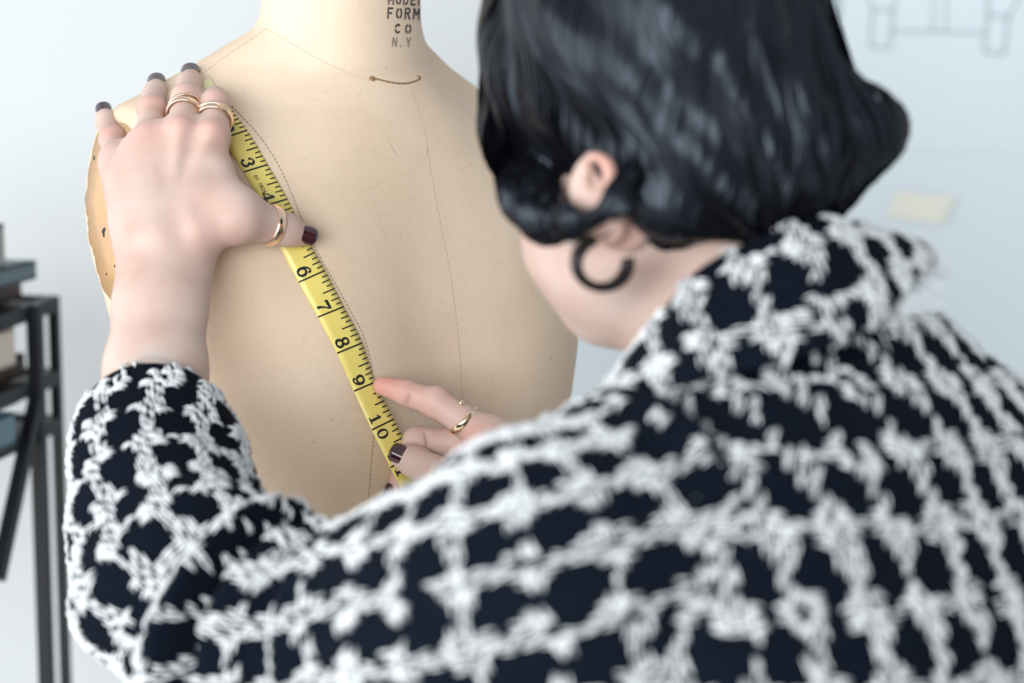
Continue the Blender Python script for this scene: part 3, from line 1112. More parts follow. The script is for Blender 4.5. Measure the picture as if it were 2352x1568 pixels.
def fingernail(c, ax, dorsal, r, length, width, mat='nail', back=0.0, tipdrop=0.0):
    ax = nrm(ax)
    dorsal = nrm(dorsal - ax * (dorsal @ ax))
    side = np.cross(ax, dorsal)
    nu, nv = 9, 8
    vs_, fs_ = [], []
    for lift in (0, 1):
        for j in range(nv):
            v = j / (nv - 1)
            # rounded base, squared free edge with soft corners
            w = width * (1 - .28 * (1 - v) ** 4 - .10 * v ** 10)
            for i in range(nu):
                u = -1 + 2 * i / (nu - 1)
                phi = u * math.asin(min(.97, w / 2 / r))
                rr_ = r * 1.035 + lift * .0005 * (1 - .6 * abs(u) ** 6) - tipdrop * v * v
                cut = .0012 * abs(u) ** 3
                pos = c + ax * (-back - length * (1 - v) + (cut if v < .5 else -cut) * (abs(2 * v - 1))) + (dorsal * math.cos(phi) + side * math.sin(phi)) * rr_
                vs_.append(pos)
    n1 = nu * nv
    for j in range(nv - 1):
        for i in range(nu - 1):
            a = j * nu + i
            fs_.append((n1 + a, n1 + a + 1, n1 + a + nu + 1, n1 + a + nu))
            fs_.append((a, a + nu, a + nu + 1, a + 1))
    edge = [j for j in range(nu)] + [nu * j + nu - 1 for j in range(1, nv)] + [n1 - 2 - i for i in range(nu - 1)] + [nu * (nv - 1 - j) for j in range(1, nv - 1)]
    for k in range(len(edge)):
        a, b = edge[k], edge[(k + 1) % len(edge)]
        fs_.append((a, b, n1 + b, n1 + a))
    return mesh_obj('fingernail', np.array(vs_), fs_, M[mat], body)


for k, up_ in (('middle', (0.02, -.35, .93)), ('ring', (-.02, -.35, .93)), ('pinky', (-.10, -.4, .9))):
    (a, ra), (b, rb) = LH[k][2], LH[k][3]
    fingernail(b + nrm(b - a) * rb * .75 + UPV * .0022, nrm(b - a) + UPV * .35, VD(*up_), rb * 1.04, .0100, rb * 1.75)
(a, ra), (b, rb) = LH['index'][2], LH['index'][3]
fingernail(b + nrm(b - a) * rb * .8, b - a, VD(0, .3, .9), rb, .009, rb * 1.6)
fingernail(THL[4][0] + nrm(THL[4][0] - THL[3][0]) * .0062, THL[4][0] - THL[3][0], VD(.15, -.93, .12), .0079, .0108, .0112)
fingernail(RT[4][0] + nrm(RT[4][0] - RT[3][0]) * .0052, RT[4][0] - RT[3][0], VD(-.15, -.93, .30), .0080, .0130, .0115)
fingernail(RM[4][0] + nrm(RM[4][0] - RM[3][0]) * .0058, RM[4][0] - RM[3][0], VD(-.75, -.62, 0), .0067, .0095, .0085)

# ---------------- rings and earring
def ring_band(name, c, axis, R, width, thick, mat, label, squash=1.0, ref=None, gap=None, profile=None):
    axis = nrm(axis)
    ref = np.array([0, 0, 1.0]) if ref is None else np.asarray(ref, float)
    e1 = nrm(ref - axis * (ref @ axis))
    e2 = np.cross(axis, e1)
    m = MB()
    K, Q = 56, 10
    a0, a1 = (0, 2 * math.pi) if gap is None else gap
    closed = gap is None
    n = K if closed else K + 1
    vs_, fs_ = [], []
    for i in range(n):
        a = a0 + (a1 - a0) * i / K
        rd = e1 * math.cos(a) + e2 * math.sin(a) * squash
        w = width * (profile(i / K) if profile else 1.0)
        for q in range(Q):
            b = 2 * math.pi * q / Q
            vs_.append(c + rd * (R + thick * .5 * math.cos(b)) + axis * (w * .5 * math.sin(b)))
    for i in range(K if closed else K):
        i2 = (i + 1) % n
        for q in range(Q):
            q2 = (q + 1) % Q
            fs_.append((i * Q + q, i2 * Q + q, i2 * Q + q2, i * Q + q2))
    if not closed:
        fs_.append(tuple(range(Q)))
        fs_.append(tuple((n - 1) * Q + q for q in range(Q))[::-1])
    o = mesh_obj(name, np.array(vs_), fs_, M[mat], None)
    tag(o, label, 'ring', 'gold rings worn on the fingers')
    return o


def at_seg(ch, i, t):
    (a, ra), (b, rb) = ch[i], ch[i + 1]
    return a + (b - a) * t, nrm(b - a), ra + (rb - ra) * t


c, ax, r = at_seg(LH['middle'], 0, .50)
ring_band('finger_ring', c + ax * .002, ax + VD(0.05, .15, .0), r + .0015, .0048, .0019, 'gold', 'broad rounded rose gold band low on the middle finger of the raised hand')
ring_band('finger_ring', c + ax * .0076, ax + VD(-.12, .08, .0), r + .0013, .0023, .0016, 'gold', 'thin plain rose gold band above the broad one on the middle finger')
c, ax, r = at_seg(LH['index'], 0, .50)
ring_band('finger_ring', c + ax * .0015, ax + VD(.12, .10, .05), r + .0015, .0056, .0019, 'gold', 'wide grooved rose gold band on the index finger beside the tape number 2')
# second ridge of the grooved band
o2 = ring_band('band_ridge', c + ax * .0032, ax + VD(.2, .10, .05), r + .0021, .0022, .0017, 'gold', None)
for k_ in ('group', 'category'):
    if k_ in o2: del o2[k_]
o2.parent = bpy.data.objects['finger_ring.002']
c, ax, r = at_seg(THL, 2, .30)
ring_band('finger_ring', c, VD(.72, .62, -.16), r + .0024, .0062, .0020, 'gold', 'wide domed rose gold band on the thumb lying across the tape')
c, ax, r = at_seg(RI, 1, .02)
rg = ring_band('open_ring', c, ax + VD(.35, -.42, 0), r + .0012, .0040, .0020, 'gold2', 'open yellow gold ring with a small bead on the pointing index finger',
               gap=(math.radians(-28), math.radians(-345)), ref=VD(0, -.25, 1), profile=lambda t: 1.25 - .5 * abs(t - .15))
bd = MB()
bc = c + nrm(VD(.0, -.30, 1)) * (r + .0012) + VD(-.0012, -.001, .0006)
rr_, ff_ = [], []
for i in range(7):
    a = math.pi * i / 6
    for k in range(10):
        b = 2 * math.pi * k / 10
        rr_.append(bc + .0019 * np.array([math.sin(a) * math.cos(b), math.sin(a) * math.sin(b), math.cos(a)]))
for i in range(6):
    for k in range(10):
        ff_.append((i * 10 + k, (i + 1) * 10 + k, (i + 1) * 10 + (k + 1) % 10, i * 10 + (k + 1) % 10))
bd.add(rr_, ff_)
bd.build('bead', M['gold2'], rg, True)

er = MB()
ec = (1383, 604)
q = []
for a in np.linspace(math.radians(108), math.radians(372), 40):
    q.append(P(ec[0] + 59 * math.cos(a), ec[1] - 56 * math.sin(a), 1.108 + .006 * math.cos(a)))
er.tube(q,   .0030 + .0005 * np.sin(np.linspace(0, 9, 40)), 10)
# small post towards the lobe
er.tube([q[0], q[0] + VD(.006, .002, .002), P(1404, 532, 1.109)], .0006, 6)
eo = er.build('hoop_earring', M['horn'], None, True)
tag(eo, 'dark open hoop earring hanging from the ear lobe below the bob', 'earring')
# ---------------- jacket: lofted cloth with every wool float laid on top
PU, PV_ = 0.0038, 0.0046          # thread pitch across / along


class Loft:
    """grid G[i, j] of points, rows i along the length; arc = signed distance across from column j0"""
    def __init__(self, G, j0, out, closed=True):
        self.G = G
        d = np.linalg.norm(np.diff(G, axis=1), axis=2)
        arc = np.concatenate([np.zeros((G.shape[0], 1)), np.cumsum(d, 1)], 1)
        self.arc = arc - arc[:, j0:j0 + 1]
        dv = np.linalg.norm(np.diff(G[:, j0], axis=0), axis=1)
        self.v = np.concatenate([[0], np.cumsum(dv)])
        n = np.cross(np.gradient(G, axis=1), np.gradient(G, axis=0))
        n = nrm(n)
        self.N = n if out > 0 else -n

    def curve(self, v):
        r = np.interp(v, self.v, np.arange(len(self.v)))
        i = min(int(r), len(self.v) - 2)
        f = r - i
        L = lambda A: A[i] * (1 - f) + A[i + 1] * f
        return L(self.arc), L(self.G), L(self.N), nrm(self.G[i + 1] - self.G[i])

    def floats(self, rs, v0=0.0, v1=None, u_lim=None, seed_u=0, seed_v=0):
        v1 = self.v[-1] if v1 is None else v1
        C_, T_, N_ = [], [], []
        b0, b1 = int(math.ceil(v0 / PV_)), int(v1 / PV_)
        for b in range(b0, b1):
            for kind in (0, 1):
                vv = (b + .5) * PV_ if kind == 0 else b * PV_
                arc, G, N, tv = self.curve(vv)
                ulo, uhi = arc[0], arc[-1]
                if u_lim: ulo, uhi = max(ulo, u_lim[0]), min(uhi, u_lim[1])
                a = np.arange(int(math.ceil(ulo / PU)), int(uhi / PU))
                aa, bb = a + seed_u, b + seed_v
                am, bm = aa % 8, bb % 8
                am, bm = aa % 8, bb % 8
                R_ = rs.rand(len(a))
                if kind == 0:      # warp floats over wefts b, b+1, staggered thread by thread
                    st = (aa + bb) % 2 == 0
                    ww = (am < 4) & (bm < 4) & st
                    wd = (am < 4) & (bm >= 4) & st & ((am == 1) | (am == 2) | (R_ < .16))
                    sel = (ww | wd) & (rs.rand(len(a)) < .90)
                    uu = a[sel] * PU
                else:              # weft floats over warps a, a+1
                    ww = (am < 4) & (bm < 4) & ((aa + bb) % 2 == 0) & (R_ < .22)
                    dw = ((bm == 1) | (bm == 2)) & (((am == 3) & (R_ < .85)) | ((am == 7) & (R_ < .75)) | ((am == 5) & (R_ < .36)))
                    pr = ((bm == 0) | (bm == 3)) & ((am == 3) | (am == 7)) & (R_ < .25)
                    sel = ww | dw | pr
                    uu = (a[sel] + .5) * PU
                if not len(uu): continue
                I = lambda A: np.stack([np.interp(uu, arc, A[:, k]) for k in range(3)], 1)
                pos, nn, t2 = I(G), nrm(I(N)), nrm(I(tv))
                tu = nrm(np.cross(nn, t2))
                C_.append(pos)
                N_.append(nn)
                T_.append(t2 if kind == 0 else tu)
        return np.vstack(C_), np.vstack(T_), np.vstack(N_)


def yarn_mesh(name, sets, mat, parent, seed=1):
    """two plump strands per float"""
    rs = np.random.RandomState(seed)
    C_ = np.vstack([s[0] for s in sets])
    T = np.vstack([s[1] for s in sets])
    N = np.vstack([s[2] for s in sets])
    n = len(C_)
    B = np.cross(N, T)
    Cs, Ts, Ns, Bs = [], [], [], []
    for k in (-1, 1):
        ang = rs.randn(n) * .16 + k * .05
        t = T * np.cos(ang)[:, None] + B * np.sin(ang)[:, None]
        Cs.append(C_ + B * (k * .00100 + rs.randn(n) * .00034)[:, None] + T * (rs.randn(n) * .0008)[:, None] + N * (rs.rand(n) * .0006)[:, None])
        Ts.append(t)
        Ns.append(N)
        Bs.append(np.cross(N, t))
    C_, T, N, B = (np.vstack(q) for q in (Cs, Ts, Ns, Bs))
    n = len(C_)
    K = 6
    tt = np.array([-1, -.62, 0.05, .62, 1.0])
    ww = np.array([.25, .86, 1.0, .82, .22])
    zz_ = np.array([-.0007, .0005, .0011, .0005, -.0007])
    hl = .0042 * (1 + .16 * rs.randn(n))
    hw = .00074 * (1 + .18 * rs.randn(n))
    V = np.zeros((n, 5 * K, 3))
    for i in range(5):
        for k in range(K):
            a = 2 * math.pi * k / K
            V[:, i * K + k] = C_ + T * (tt[i] * hl)[:, None] + N * (zz_[i] + .0002 + 1.05 * hw * ww[i] * math.sin(a))[:, None] + B * (hw * ww[i] * math.cos(a))[:, None]
    F = []
    for i in range(4):
        for k in range(K):
            F.append((i * K + k, i * K + (k + 1) % K, (i + 1) * K + (k + 1) % K, (i + 1) * K + k))
    F = np.array(F)
    FF_ = (F[None] + (np.arange(n) * 5 * K)[:, None, None]).reshape(-1, 4)
    me = bpy.data.meshes.new(name)
    nv_, nf = n * 5 * K, len(FF_)
    me.vertices.add(nv_)
    me.vertices.foreach_set('co', V.reshape(-1).astype(np.float32))
    me.loops.add(nf * 4)
    me.loops.foreach_set('vertex_index', FF_.reshape(-1).astype(np.int32))
    me.polygons.add(nf)
    me.polygons.foreach_set('loop_start', np.arange(0, nf * 4, 4, dtype=np.int32))
    me.polygons.foreach_set('use_smooth', np.ones(nf, dtype=bool))
    me.update(calc_edges=True)
    me.materials.append(mat)
    o = bpy.data.objects.new(name, me)
    C.objects.link(o)
    o.parent = parent
    o.matrix_parent_inverse = parent.matrix_world.inverted()
    o['kind'] = 'stuff'
    return o


def grid_faces(ni, nj, close=False):
    i, j = np.meshgrid(np.arange(ni - 1), np.arange(nj if close else nj - 1), indexing='ij')
    j2 = (j + 1) % nj
    return np.stack([i * nj + j, i * nj + j2, (i + 1) * nj + j2, (i + 1) * nj + j], -1).reshape(-1, 4)


# --- trunk of the jacket
HT = [.045, .03, .010, -.012, -.030, -.050, -.075, -.11, -.16, -.24, -.33, -.42, -.52, -.60]
TT = [(.066, .064, .004, 2.0), (.070, .068, .002, 2.0), (.079, .076, -.002, 2.0), (.100, .088, -.008, 2.1), (.128, .098, -.014, 2.2), (.158, .107, -.020, 2.3), (.186, .116, -.026, 2.35),
      (.204, .125, -.032, 2.4), (.212, .134, -.042, 2.4), (.208, .138, -.060, 2.4), (.200, .138, -.078, 2.4), (.198, .138, -.090, 2.4), (.204, .142, -.095, 2.4), (.206, .144, -.095, 2.4)]
hs = np.linspace(.0, -.60, 110)
tab = catmull(np.column_stack([HT, TT]), 400)
order = np.argsort(tab[:, 0])
tb = [np.interp(hs, tab[order, 0], tab[order, k]) for k in range(1, 5)]
NJ = 180
ph = np.linspace(-math.pi / 2, 1.5 * math.pi, NJ)        # start and end at the front, centre back in the middle
G = np.zeros((len(hs), NJ, 3))
for i, h in enumerate(hs):
    a, b, f, n = (t[i] for t in tb)
    cs, sn = np.cos(ph), np.sin(ph)
    l = a * np.sign(cs) * np.abs(cs) ** (2 / n)
    ff = f - b * np.sign(sn) * np.abs(sn) ** (2 / n)
    # soft drag folds falling from the shoulder
    G[i] = NECK + l[:, None] * WLd + ff[:, None] * WF + h * UPV
    G[i] -= UPV * (.006 + .45 * np.maximum(ff + .01, 0) * math.exp(-(0.0 - h) / .07))[:, None]
    w = np.clip((-.10 - h) / .1, 0, 1) * .0035
    nn = nrm(cs[:, None] * WLd - sn[:, None] * WF)
    G[i] += nn * (w * np.sin(ph * 9 + h * 14))[:, None]
trunk = Loft(G, NJ // 2, 1)
cen = G.mean(1)
if ((trunk.N[60] * (G[60] - cen[60])).sum(1)).mean() < 0: trunk.N = -trunk.N
jacket = mesh_obj('jacket', G.reshape(-1, 3), grid_faces(len(hs), NJ), M['cloth'], person)
jacket['label'] = 'black and white houndstooth tweed jacket of thick woolly yarn'
rs = np.random.RandomState(5)
yarn_mesh('yarn', [trunk.floats(rs, 0.0, None)], M['yarn'], jacket, 11)


# --- sleeves
def sleeve(path, name, ref_dir, seed, folds, n=150):
    q = catmull(np.array(path, float), n)
    cen_ = np.array([P(*p[:3]) for p in q]) if folds != 'world' else q[:, :3]
    rad = q[:, 3]
    tg = nrm(np.gradient(cen_, axis=0))
    K = 96
    th = np.linspace(-math.pi, math.pi, K)
    G = np.zeros((n, K, 3))
    s = None
    vlen = np.concatenate([[0], np.cumsum(np.linalg.norm(np.diff(cen_, axis=0), axis=1))])
    for i in range(n):
        r0 = nrm(ref_dir) if s is None else s
        s = nrm(r0 - tg[i] * (r0 @ tg[i]))
        b = np.cross(tg[i], s)
        r = rad[i] * np.ones(K)
        if callable(folds):
            r = r + folds(vlen[i], vlen[-1], th)
        G[i] = cen_[i] + r[:, None] * (np.cos(th)[:, None] * s + np.sin(th)[:, None] * b)
    L = Loft(G, K // 2, 1)
    m = n // 2
    if ((L.N[m] * (G[m] - cen_[m])).sum(1)).mean() < 0: L.N = -L.N
    o = mesh_obj(name, G.reshape(-1, 3), grid_faces(n, K), M['cloth'], jacket)
    return o, L, vlen


def folds(v, vt, th):
    e = vt - .235                                   # elbow position along the sleeve
    k = math.exp(-((v - e) / .10) ** 2)
    k2 = math.exp(-((v - (e - .17)) / .10) ** 2)
    end = min(1, (vt - v) / .05)
    r = .0078 * k * np.sin(2 * math.pi * v / .052 + 1.3 * np.sin(th + .6)) * (0.65 + .35 * np.cos(th))
    r = r + .0030 * k2 * np.sin(2 * math.pi * v / .075 + 2.0 * np.sin(th))
    r = r - .034 * math.exp(-((v - CROOK) / .0105) ** 2) * np.exp(-((th - .9) / 1.25) ** 2) + .007 * (math.exp(-((v - CROOK - .022) / .014) ** 2) + math.exp(-((v - CROOK + .022) / .014) ** 2)) * np.exp(-((th - .9) / 1.25) ** 2)
    r = r + .0022 * np.sin(3 * th + v * 30) * max(0, end)
    return r


SLV = [(1500, 1350, 1.085, .098), (1300, 1410, 1.060, .0890), (1120, 1450, 1.076, .0780), (1000, 1474, 1.095, .0720), (870, 1512, 1.125, .0640), (760, 1508, 1.150, .0600), (650, 1478, 1.175, .0650),
       (530, 1425, 1.197, .0620), (445, 1355, 1.213, .0590), (398, 1265, 1.238, .0565), (374, 1160, 1.268, .0530), (362, 1075, 1.290, .0500), (356, 1010, 1.305, .0465), (356, 962, 1.315, .0420),
       (358, 934, 1.322, .0355), (359, 922, 1.325, .0300), (359, 918, 1.326, .0285)]
_q = catmull(np.array(SLV, float), 170)
_c = np.array([P(*p[:3]) for p in _q])
_l = np.concatenate([[0], np.cumsum(np.linalg.norm(np.diff(_c, axis=0), axis=1))])
CROOK = _l[np.argmin(np.abs(_q[:, 0] - 640))]
slo, SL, vl = sleeve(SLV, 'sleeve', VD(0, -1, 0), 7, folds, 260)
fl_s = SL.floats(rs, .004, SL.v[-1] - .001, None, 1, 2)
_i = int(np.argmin(np.abs(vl - CROOK)))
_th = np.linspace(-math.pi, math.pi, SL.G.shape[1])
_gr = SL.G[_i, (_th > -.35) & (_th < 2.1)]
_dm = np.min(np.linalg.norm(fl_s[0][:, None] - _gr[None], axis=2), axis=1)
_ok = _dm > .0145
yarn_mesh('yarn', [tuple(q[_ok] for q in fl_s)], M['yarn'], jacket, 12)
SRW = [(*tor(-.10, -.02, -.135), .085), (*tor(-.19, -.01, -.16), .074), (*(RSH * .5 + REL * .5), .066), (*REL, .062),
       (*(REL * .5 + P(1480, 1160, 1.37) * .5), .054), (*P(1500, 1170, 1.372), .043), (*P(1440, 1140, 1.366), .031)]
sro, SR, _ = sleeve(SRW, 'sleeve', WF, 8, 'world', 90)
yarn_mesh('yarn', [SR.floats(rs, .004, SR.v[-1] - .001)], M['yarn'], jacket, 13)

# --- collar: a tall turned-over collar
CT = np.array([(1478, 800, 1.150), (1540, 692, 1.128), (1625, 612, 1.112), (1740, 555, 1.103), (1860, 512, 1.110), (1945, 512, 1.135), (2012, 552, 1.175), (1990, 600, 1.235), (1830, 690, 1.285), (1620, 790, 1.290)], float)
CB = np.array([(1372, 925, 1.120), (1480, 908, 1.074), (1620, 872, 1.056), (1780, 836, 1.052), (1950, 775, 1.066), (2062, 690, 1.098), (2112, 614, 1.155), (2060, 660, 1.265), (1840, 790, 1.325), (1560, 900, 1.330)], float)
NS = 150
ct = np.array([P(*p) for p in catmull(CT, NS)])
cb = np.array([P(*p) for p in catmull(CB, NS)])
ncen = P(1735, 690, 1.195)
cn = nrm((ct + cb) / 2 - ncen)
rows = []
dn = (cb - ct)
lap = [(-.012, .80), (-.0125, .35), (-.0085, .08), (-.003, -.02), (.0035, -.015), (.009, .10), (.0125, .28), (.0135, .50), (.011, .74), (.006, .93), (.001, 1.0), (-.004, .985), (-.006, .90), (-.008, .70)]
lp = catmull(lap, 60)
rsc = np.random.RandomState(2)
wob = np.interp(np.linspace(0, 1, NS), np.linspace(0, 1, 16), rsc.randn(16)) * .0016
for o_n, t in lp:
    rows.append(ct + dn * t + cn * (o_n + wob[:, None] * .5 if False else o_n) + cn * wob[:, None])
GC = np.array(rows)
Lc = Loft(GC, NS // 2, 1)
mm_ = 30
if ((Lc.N[mm_] * (GC[mm_] - ncen)).sum(1)).mean() < 0: Lc.N = -Lc.N
col_o = mesh_obj('collar', GC.reshape(-1, 3), grid_faces(len(rows), NS), M['cloth'], jacket)
yarn_mesh('yarn', [Lc.floats(rs, 0.004, Lc.v[-1] - .004, None, 2, 1)], M['yarn'], jacket, 14)
# loose fringe threads at the collar corner
fr = MB()
for k in range(46):
    t = .50 + .20 * rsc.rand()
    i = int(t * NS)
    a = cb[i] + cn[i] * .003 * rsc.randn()
    dirv = nrm(dn[i]) * .9 + cn[i] * (.5 + .5 * rsc.rand()) + rsc.randn(3) * .35
    L_ = .006 + .010 * rsc.rand()
    fr.tube([a, a + dirv * L_ * .5, a + dirv * L_ + rsc.randn(3) * .002], [.0005, .0004, .00015], 4)
fr.build('fringe', M['yarn'], jacket, True)['kind'] = 'stuff'

# --- trousers and shoes, below the frame
hipc = NECK + WF * -.095 + UPV * -.50
for s in (1, -1):
    t = MB()
    f0 = hipc + WLd * (.085 * s)
    foot = np.array([f0[0], f0[1], .0]) + WF * .03 + WLd * .02 * s
    t.tube([f0 + UZ * .02, f0 * .55 + foot * .45 + UZ * .0 + WF * .02, foot + UZ * .06], [.095, .068, .052], 24)
    t.build('trouser_leg', M['trouser'], person, True)
    sh = SDF(foot - .2, foot + np.array([.2, .2, .12]), .006)
    sh.cone(foot + WF * .13 + UZ * .024, foot - WF * .06 + UZ * .034, .040, .036, .02, flat=UZ, flat_s=.6)
    sh.cone(foot - WF * .03 + UZ * .04, foot + UZ * .08, .036, .036, .02)
    v_, f_ = sh.mesh()
    v_[:, 2] = np.maximum(v_[:, 2], 0.001)
    mesh_obj('shoe', v_, f_, M['shoe'], person)

# ---------------- hair: bob volume plus combed strands
S = SDF(VV(-.05, 1.02, -.03), VV(.25, 1.34, .27), .0025)
AX = np.array([RGT, FWD, UPV])
S.ell(P(1530, 130, 1.185), AX, (.086, .100, .088), .02)
S.ell(P(1400, 20, 1.21), AX, (.056, .08, .075), .04)
S.ell(P(1280, 200, 1.205), AX, (.0360, .045, .053), .025)
S.ell(P(1245, 330, 1.190), AX, (.024, .030, .026), .02)
S.ell(P(1640, 365, 1.140), AX, (.052, .040, .040), .025)
S.ell(P(1525, 435, 1.125), AX, (.020, .024, .027), .02)
S.cone(P(1790, 285, 1.155), P(1985, 298, 1.140), .046, .0195, .03)
S.ell(P(1770, 400, 1.165), AX, (.040, .045, .028), .03)
lock = [(1205, 390, 1.172, .013), (1222, 445, 1.150, .0135), (1262, 490, 1.128, .0115), (1318, 508, 1.108, .0090), (1368, 484, 1.096, .0055), (1415, 452, 1.094, .0045), (1450, 395, 1.098, .006)]
for a, b in zip(lock[:-1], lock[1:]):
    S.cone(P(*a[:3]), P(*b[:3]), a[3], b[3], .008)
S.ell(P(1352, 425, 1.105), nrm(np.array([VD(1, 0, .25), VD(0, 1, 0), VD(-.25, 0, 1)])), (.0090, .05, .0138), .005, op='sub')
# waves combed into the surface, fanning from the crown
CROWN = HC + UH * .085 - FH * .03
sl, gg2 = S._sl(S.lo, S.lo + S.h * (S.n - 1))
qx, qy, qz = gg2[0] - CROWN[0], gg2[1] - CROWN[1], gg2[2] - CROWN[2]
e1, e2 = nrm(np.cross(UH, LHd)), LHd
az = np.arctan2(qx * e1[0] + qy * e1[1] + qz * e1[2], qx * e2[0] + qy * e2[1] + qz * e2[2])
dist = np.sqrt(qx ** 2 + qy ** 2 + qz ** 2)
wavef = np.sin(az * 10 + 5 * np.sin(dist * 22)) * .0024 + np.sin(az * 21 + 4 * np.sin(dist * 30 + 1)) * .0007
S.f = (S.f - wavef * np.clip((dist - .03) / .05, 0, 1)).astype(np.float32)
hv, hf = S.mesh()
hv = relax(hv, hf, 1, .5)
hair = mesh_obj('hair', hv, hf, M['hair'], person)
hair['label'] = 'glossy black chin length bob'
HB = BVHTree.FromPolygons(hv.tolist(), hf.tolist())
rs = np.random.RandomState(9)
tri = hv[hf]
ar = np.linalg.norm(np.cross(tri[:, 2] - tri[:, 0], tri[:, 3] - tri[:, 1]), axis=1)
seeds = rs.choice(len(hf), 5200, p=ar / ar.sum())
V_, F_ = [], []
for sd in seeds:
    p = tri[sd].mean(0)
    loc, nor, _, _ = HB.find_nearest(Vector(p))
    nvec = np.array(nor)
    path = []
    liftm = rs.rand() * .0010
    wobp = rs.rand() * 6
    for st_ in range(11):
        path.append(p + nvec * (liftm * math.sin(math.pi * (st_ + .6) / 11) + .0002))
        d = p - CROWN
        d = d + np.cross(nvec, nrm(d)) * .012 * math.sin(np.linalg.norm(d) * 45 + p[0] * 60 + .3 * wobp) - UPV * .02
        d = nrm(d - nvec * (d @ nvec))
        p2 = p + d * .0062
        loc, nor, _, dd = HB.find_nearest(Vector(p2))
        if loc is None: break
        p = np.array(loc)
        nn = np.array(nor)
        if nn @ nvec < .2: break
        nvec = nn
    if len(path) < 5: continue
    path = np.array(path)
    tg = nrm(np.gradient(path, axis=0))
    sd_ = nrm(np.cross(tg, nvec))
    up_ = np.cross(sd_, tg)
    m = len(path)
    wd_ = (.00055 + .0007 * rs.rand()) * np.sin(math.pi * np.linspace(.12, .97, m)) ** .6
    n0 = len(V_)
    for i in range(m):
        V_.append(path[i] - sd_[i] * wd_[i])
        V_.append(path[i] + up_[i] * wd_[i] * .12)
        V_.append(path[i] + sd_[i] * wd_[i])
    for i in range(m - 1):
        a = n0 + 3 * i
        F_ += [(a, a + 3, a + 4, a + 1), (a + 1, a + 4, a + 5, a + 2)]
so = mesh_obj('hair_strands', V_, F_, M['hair'], hair)
so['kind'] = 'stuff'
# ------------------------------------------------------------------ shelf rack with books, drawings on the wall
def wallpt(px, py, off=0.0):
    v = view_dir(px, py)
    t = (WALL_Y - off - CAM[1]) / v[1]
    return CAM + v * t


# metal rack seen end-on at the left edge: its right side runs away from the lens
def on_plane_y(px, py, y):
    v = view_dir(px, py)
    return CAM + v * ((y - CAM[1]) / v[1])


def on_plane_z(px, py, z):
    v = view_dir(px, py)
    return CAM + v * ((z - CAM[2]) / v[2])


d1 = nrm(np.array([.22, .97, 0]))        # along the right side, away
d2 = np.array([-d1[1], d1[0], 0])        # to the rack's left
B = on_plane_y(79, 700, 1.80)
topz = B[2]
A = on_plane_z(123, 680, topz)
rack = empty('shelf_rack', (A[0] - .15, A[1] - .2, 0))
tag(rack, 'black metal shelf rack holding books at the left edge', 'shelf')
RW = .32
fl_ = lambda p: np.array([p[0], p[1], 0])
posts = [fl_(B), fl_(A), fl_(B) - d1 * .52, fl_(A) + d2 * RW, fl_(B) - d1 * .52 + d2 * RW]
for k, c in enumerate(posts):
    m = MB()
    w = .0105 if k == 0 else .0075
    m.box(c + UZ * topz / 2, d1 * w / 2, d2 * w / 2, UZ * topz / 2)
    m.build('upright', M['metal'], rack)
sh2 = on_plane_y(80, 872, B[1])[2]
sh3 = on_plane_y(60, 1010, B[1] - .05)[2]
p0, p1, p2, p3 = fl_(A), fl_(B) - d1 * .52, fl_(B) - d1 * .52 + d2 * RW, fl_(A) + d2 * RW
for zz_ in (topz, sh2, sh3, .10):
    for a, b in ((p0, p1), (p1, p2), (p2, p3), (p3, p0)):
        m = MB()
        m.bar(a + UZ * (zz_ - .006), b + UZ * (zz_ - .006), .009, .012)
        m.build('rail', M['metal'], rack)
    m = MB()
    c4 = [q + UZ * (zz_ - .008) for q in (p0, p1, p2, p3)]
    cc = sum(c4) / 4
    c4 = [cc + (q - cc) * .985 for q in c4]
    m.add(c4 + [q + UZ * .005 for q in c4], [(0, 1, 2, 3), (7, 6, 5, 4), (0, 4, 5, 1), (1, 5, 6, 2), (2, 6, 7, 3), (3, 7, 4, 0)])
    m.build('shelf_board', M['metal'], rack)
m = MB()
va = fl_(B) + UZ * (sh2 - .012)
vd = view_dir(-6, 1330)
nn_ = d2
t_ = ((va - CAM) @ nn_) / (vd @ nn_)
vb = CAM + vd * t_
m.bar(va, vb, .010, .010, d2)
m.build('brace', M['metal'], rack)
front_dir, sd = -d1, d2


def book(c, w, d, h, ang, cover, label, group=None, upright=False):
    """closed book lying flat: c = centre of its underside"""
    e1 = front_dir * math.cos(ang) + sd * math.sin(ang)
    e2 = np.cross(UZ, e1)
    if upright:
        e1, e2, ez = e1, UZ, np.cross(e1, UZ)
    b = empty('book', c)
    t = .0028
    if not upright:
        for z in (t / 2, h - t / 2):
            m = MB(); m.box(c + UZ * z, e1 * w / 2, e2 * d / 2, UZ * t / 2); m.build('cover', cover, b)
        m = MB(); m.box(c + UZ * h / 2 - e2 * .003, e1 * (w / 2 - .004), e2 * (d / 2 - .004), UZ * (h / 2 - t)); m.build('pages', M['page'], b)
        m = MB(); m.box(c + UZ * h / 2 + e2 * (d / 2 - t / 2), e1 * w / 2, e2 * t / 2, UZ * h / 2); m.build('spine', cover, b)
    else:
        for z in (-h / 2 + t / 2, h / 2 - t / 2):
            m = MB(); m.box(c + UZ * d / 2 + ez * z, e1 * w / 2, UZ * d / 2, ez * t / 2); m.build('cover', cover, b)
        m = MB(); m.box(c + UZ * d / 2, e1 * (w / 2 - .004), UZ * (d / 2 - .004), ez * (h / 2 - t)); m.build('pages', M['page'], b)
        m = MB(); m.box(c + UZ * d / 2 + e1 * (-w / 2 + t / 2), e1 * t / 2, UZ * d / 2, ez * h / 2); m.build('spine', cover, b)
    tag(b, label, 'book', group)
    return b


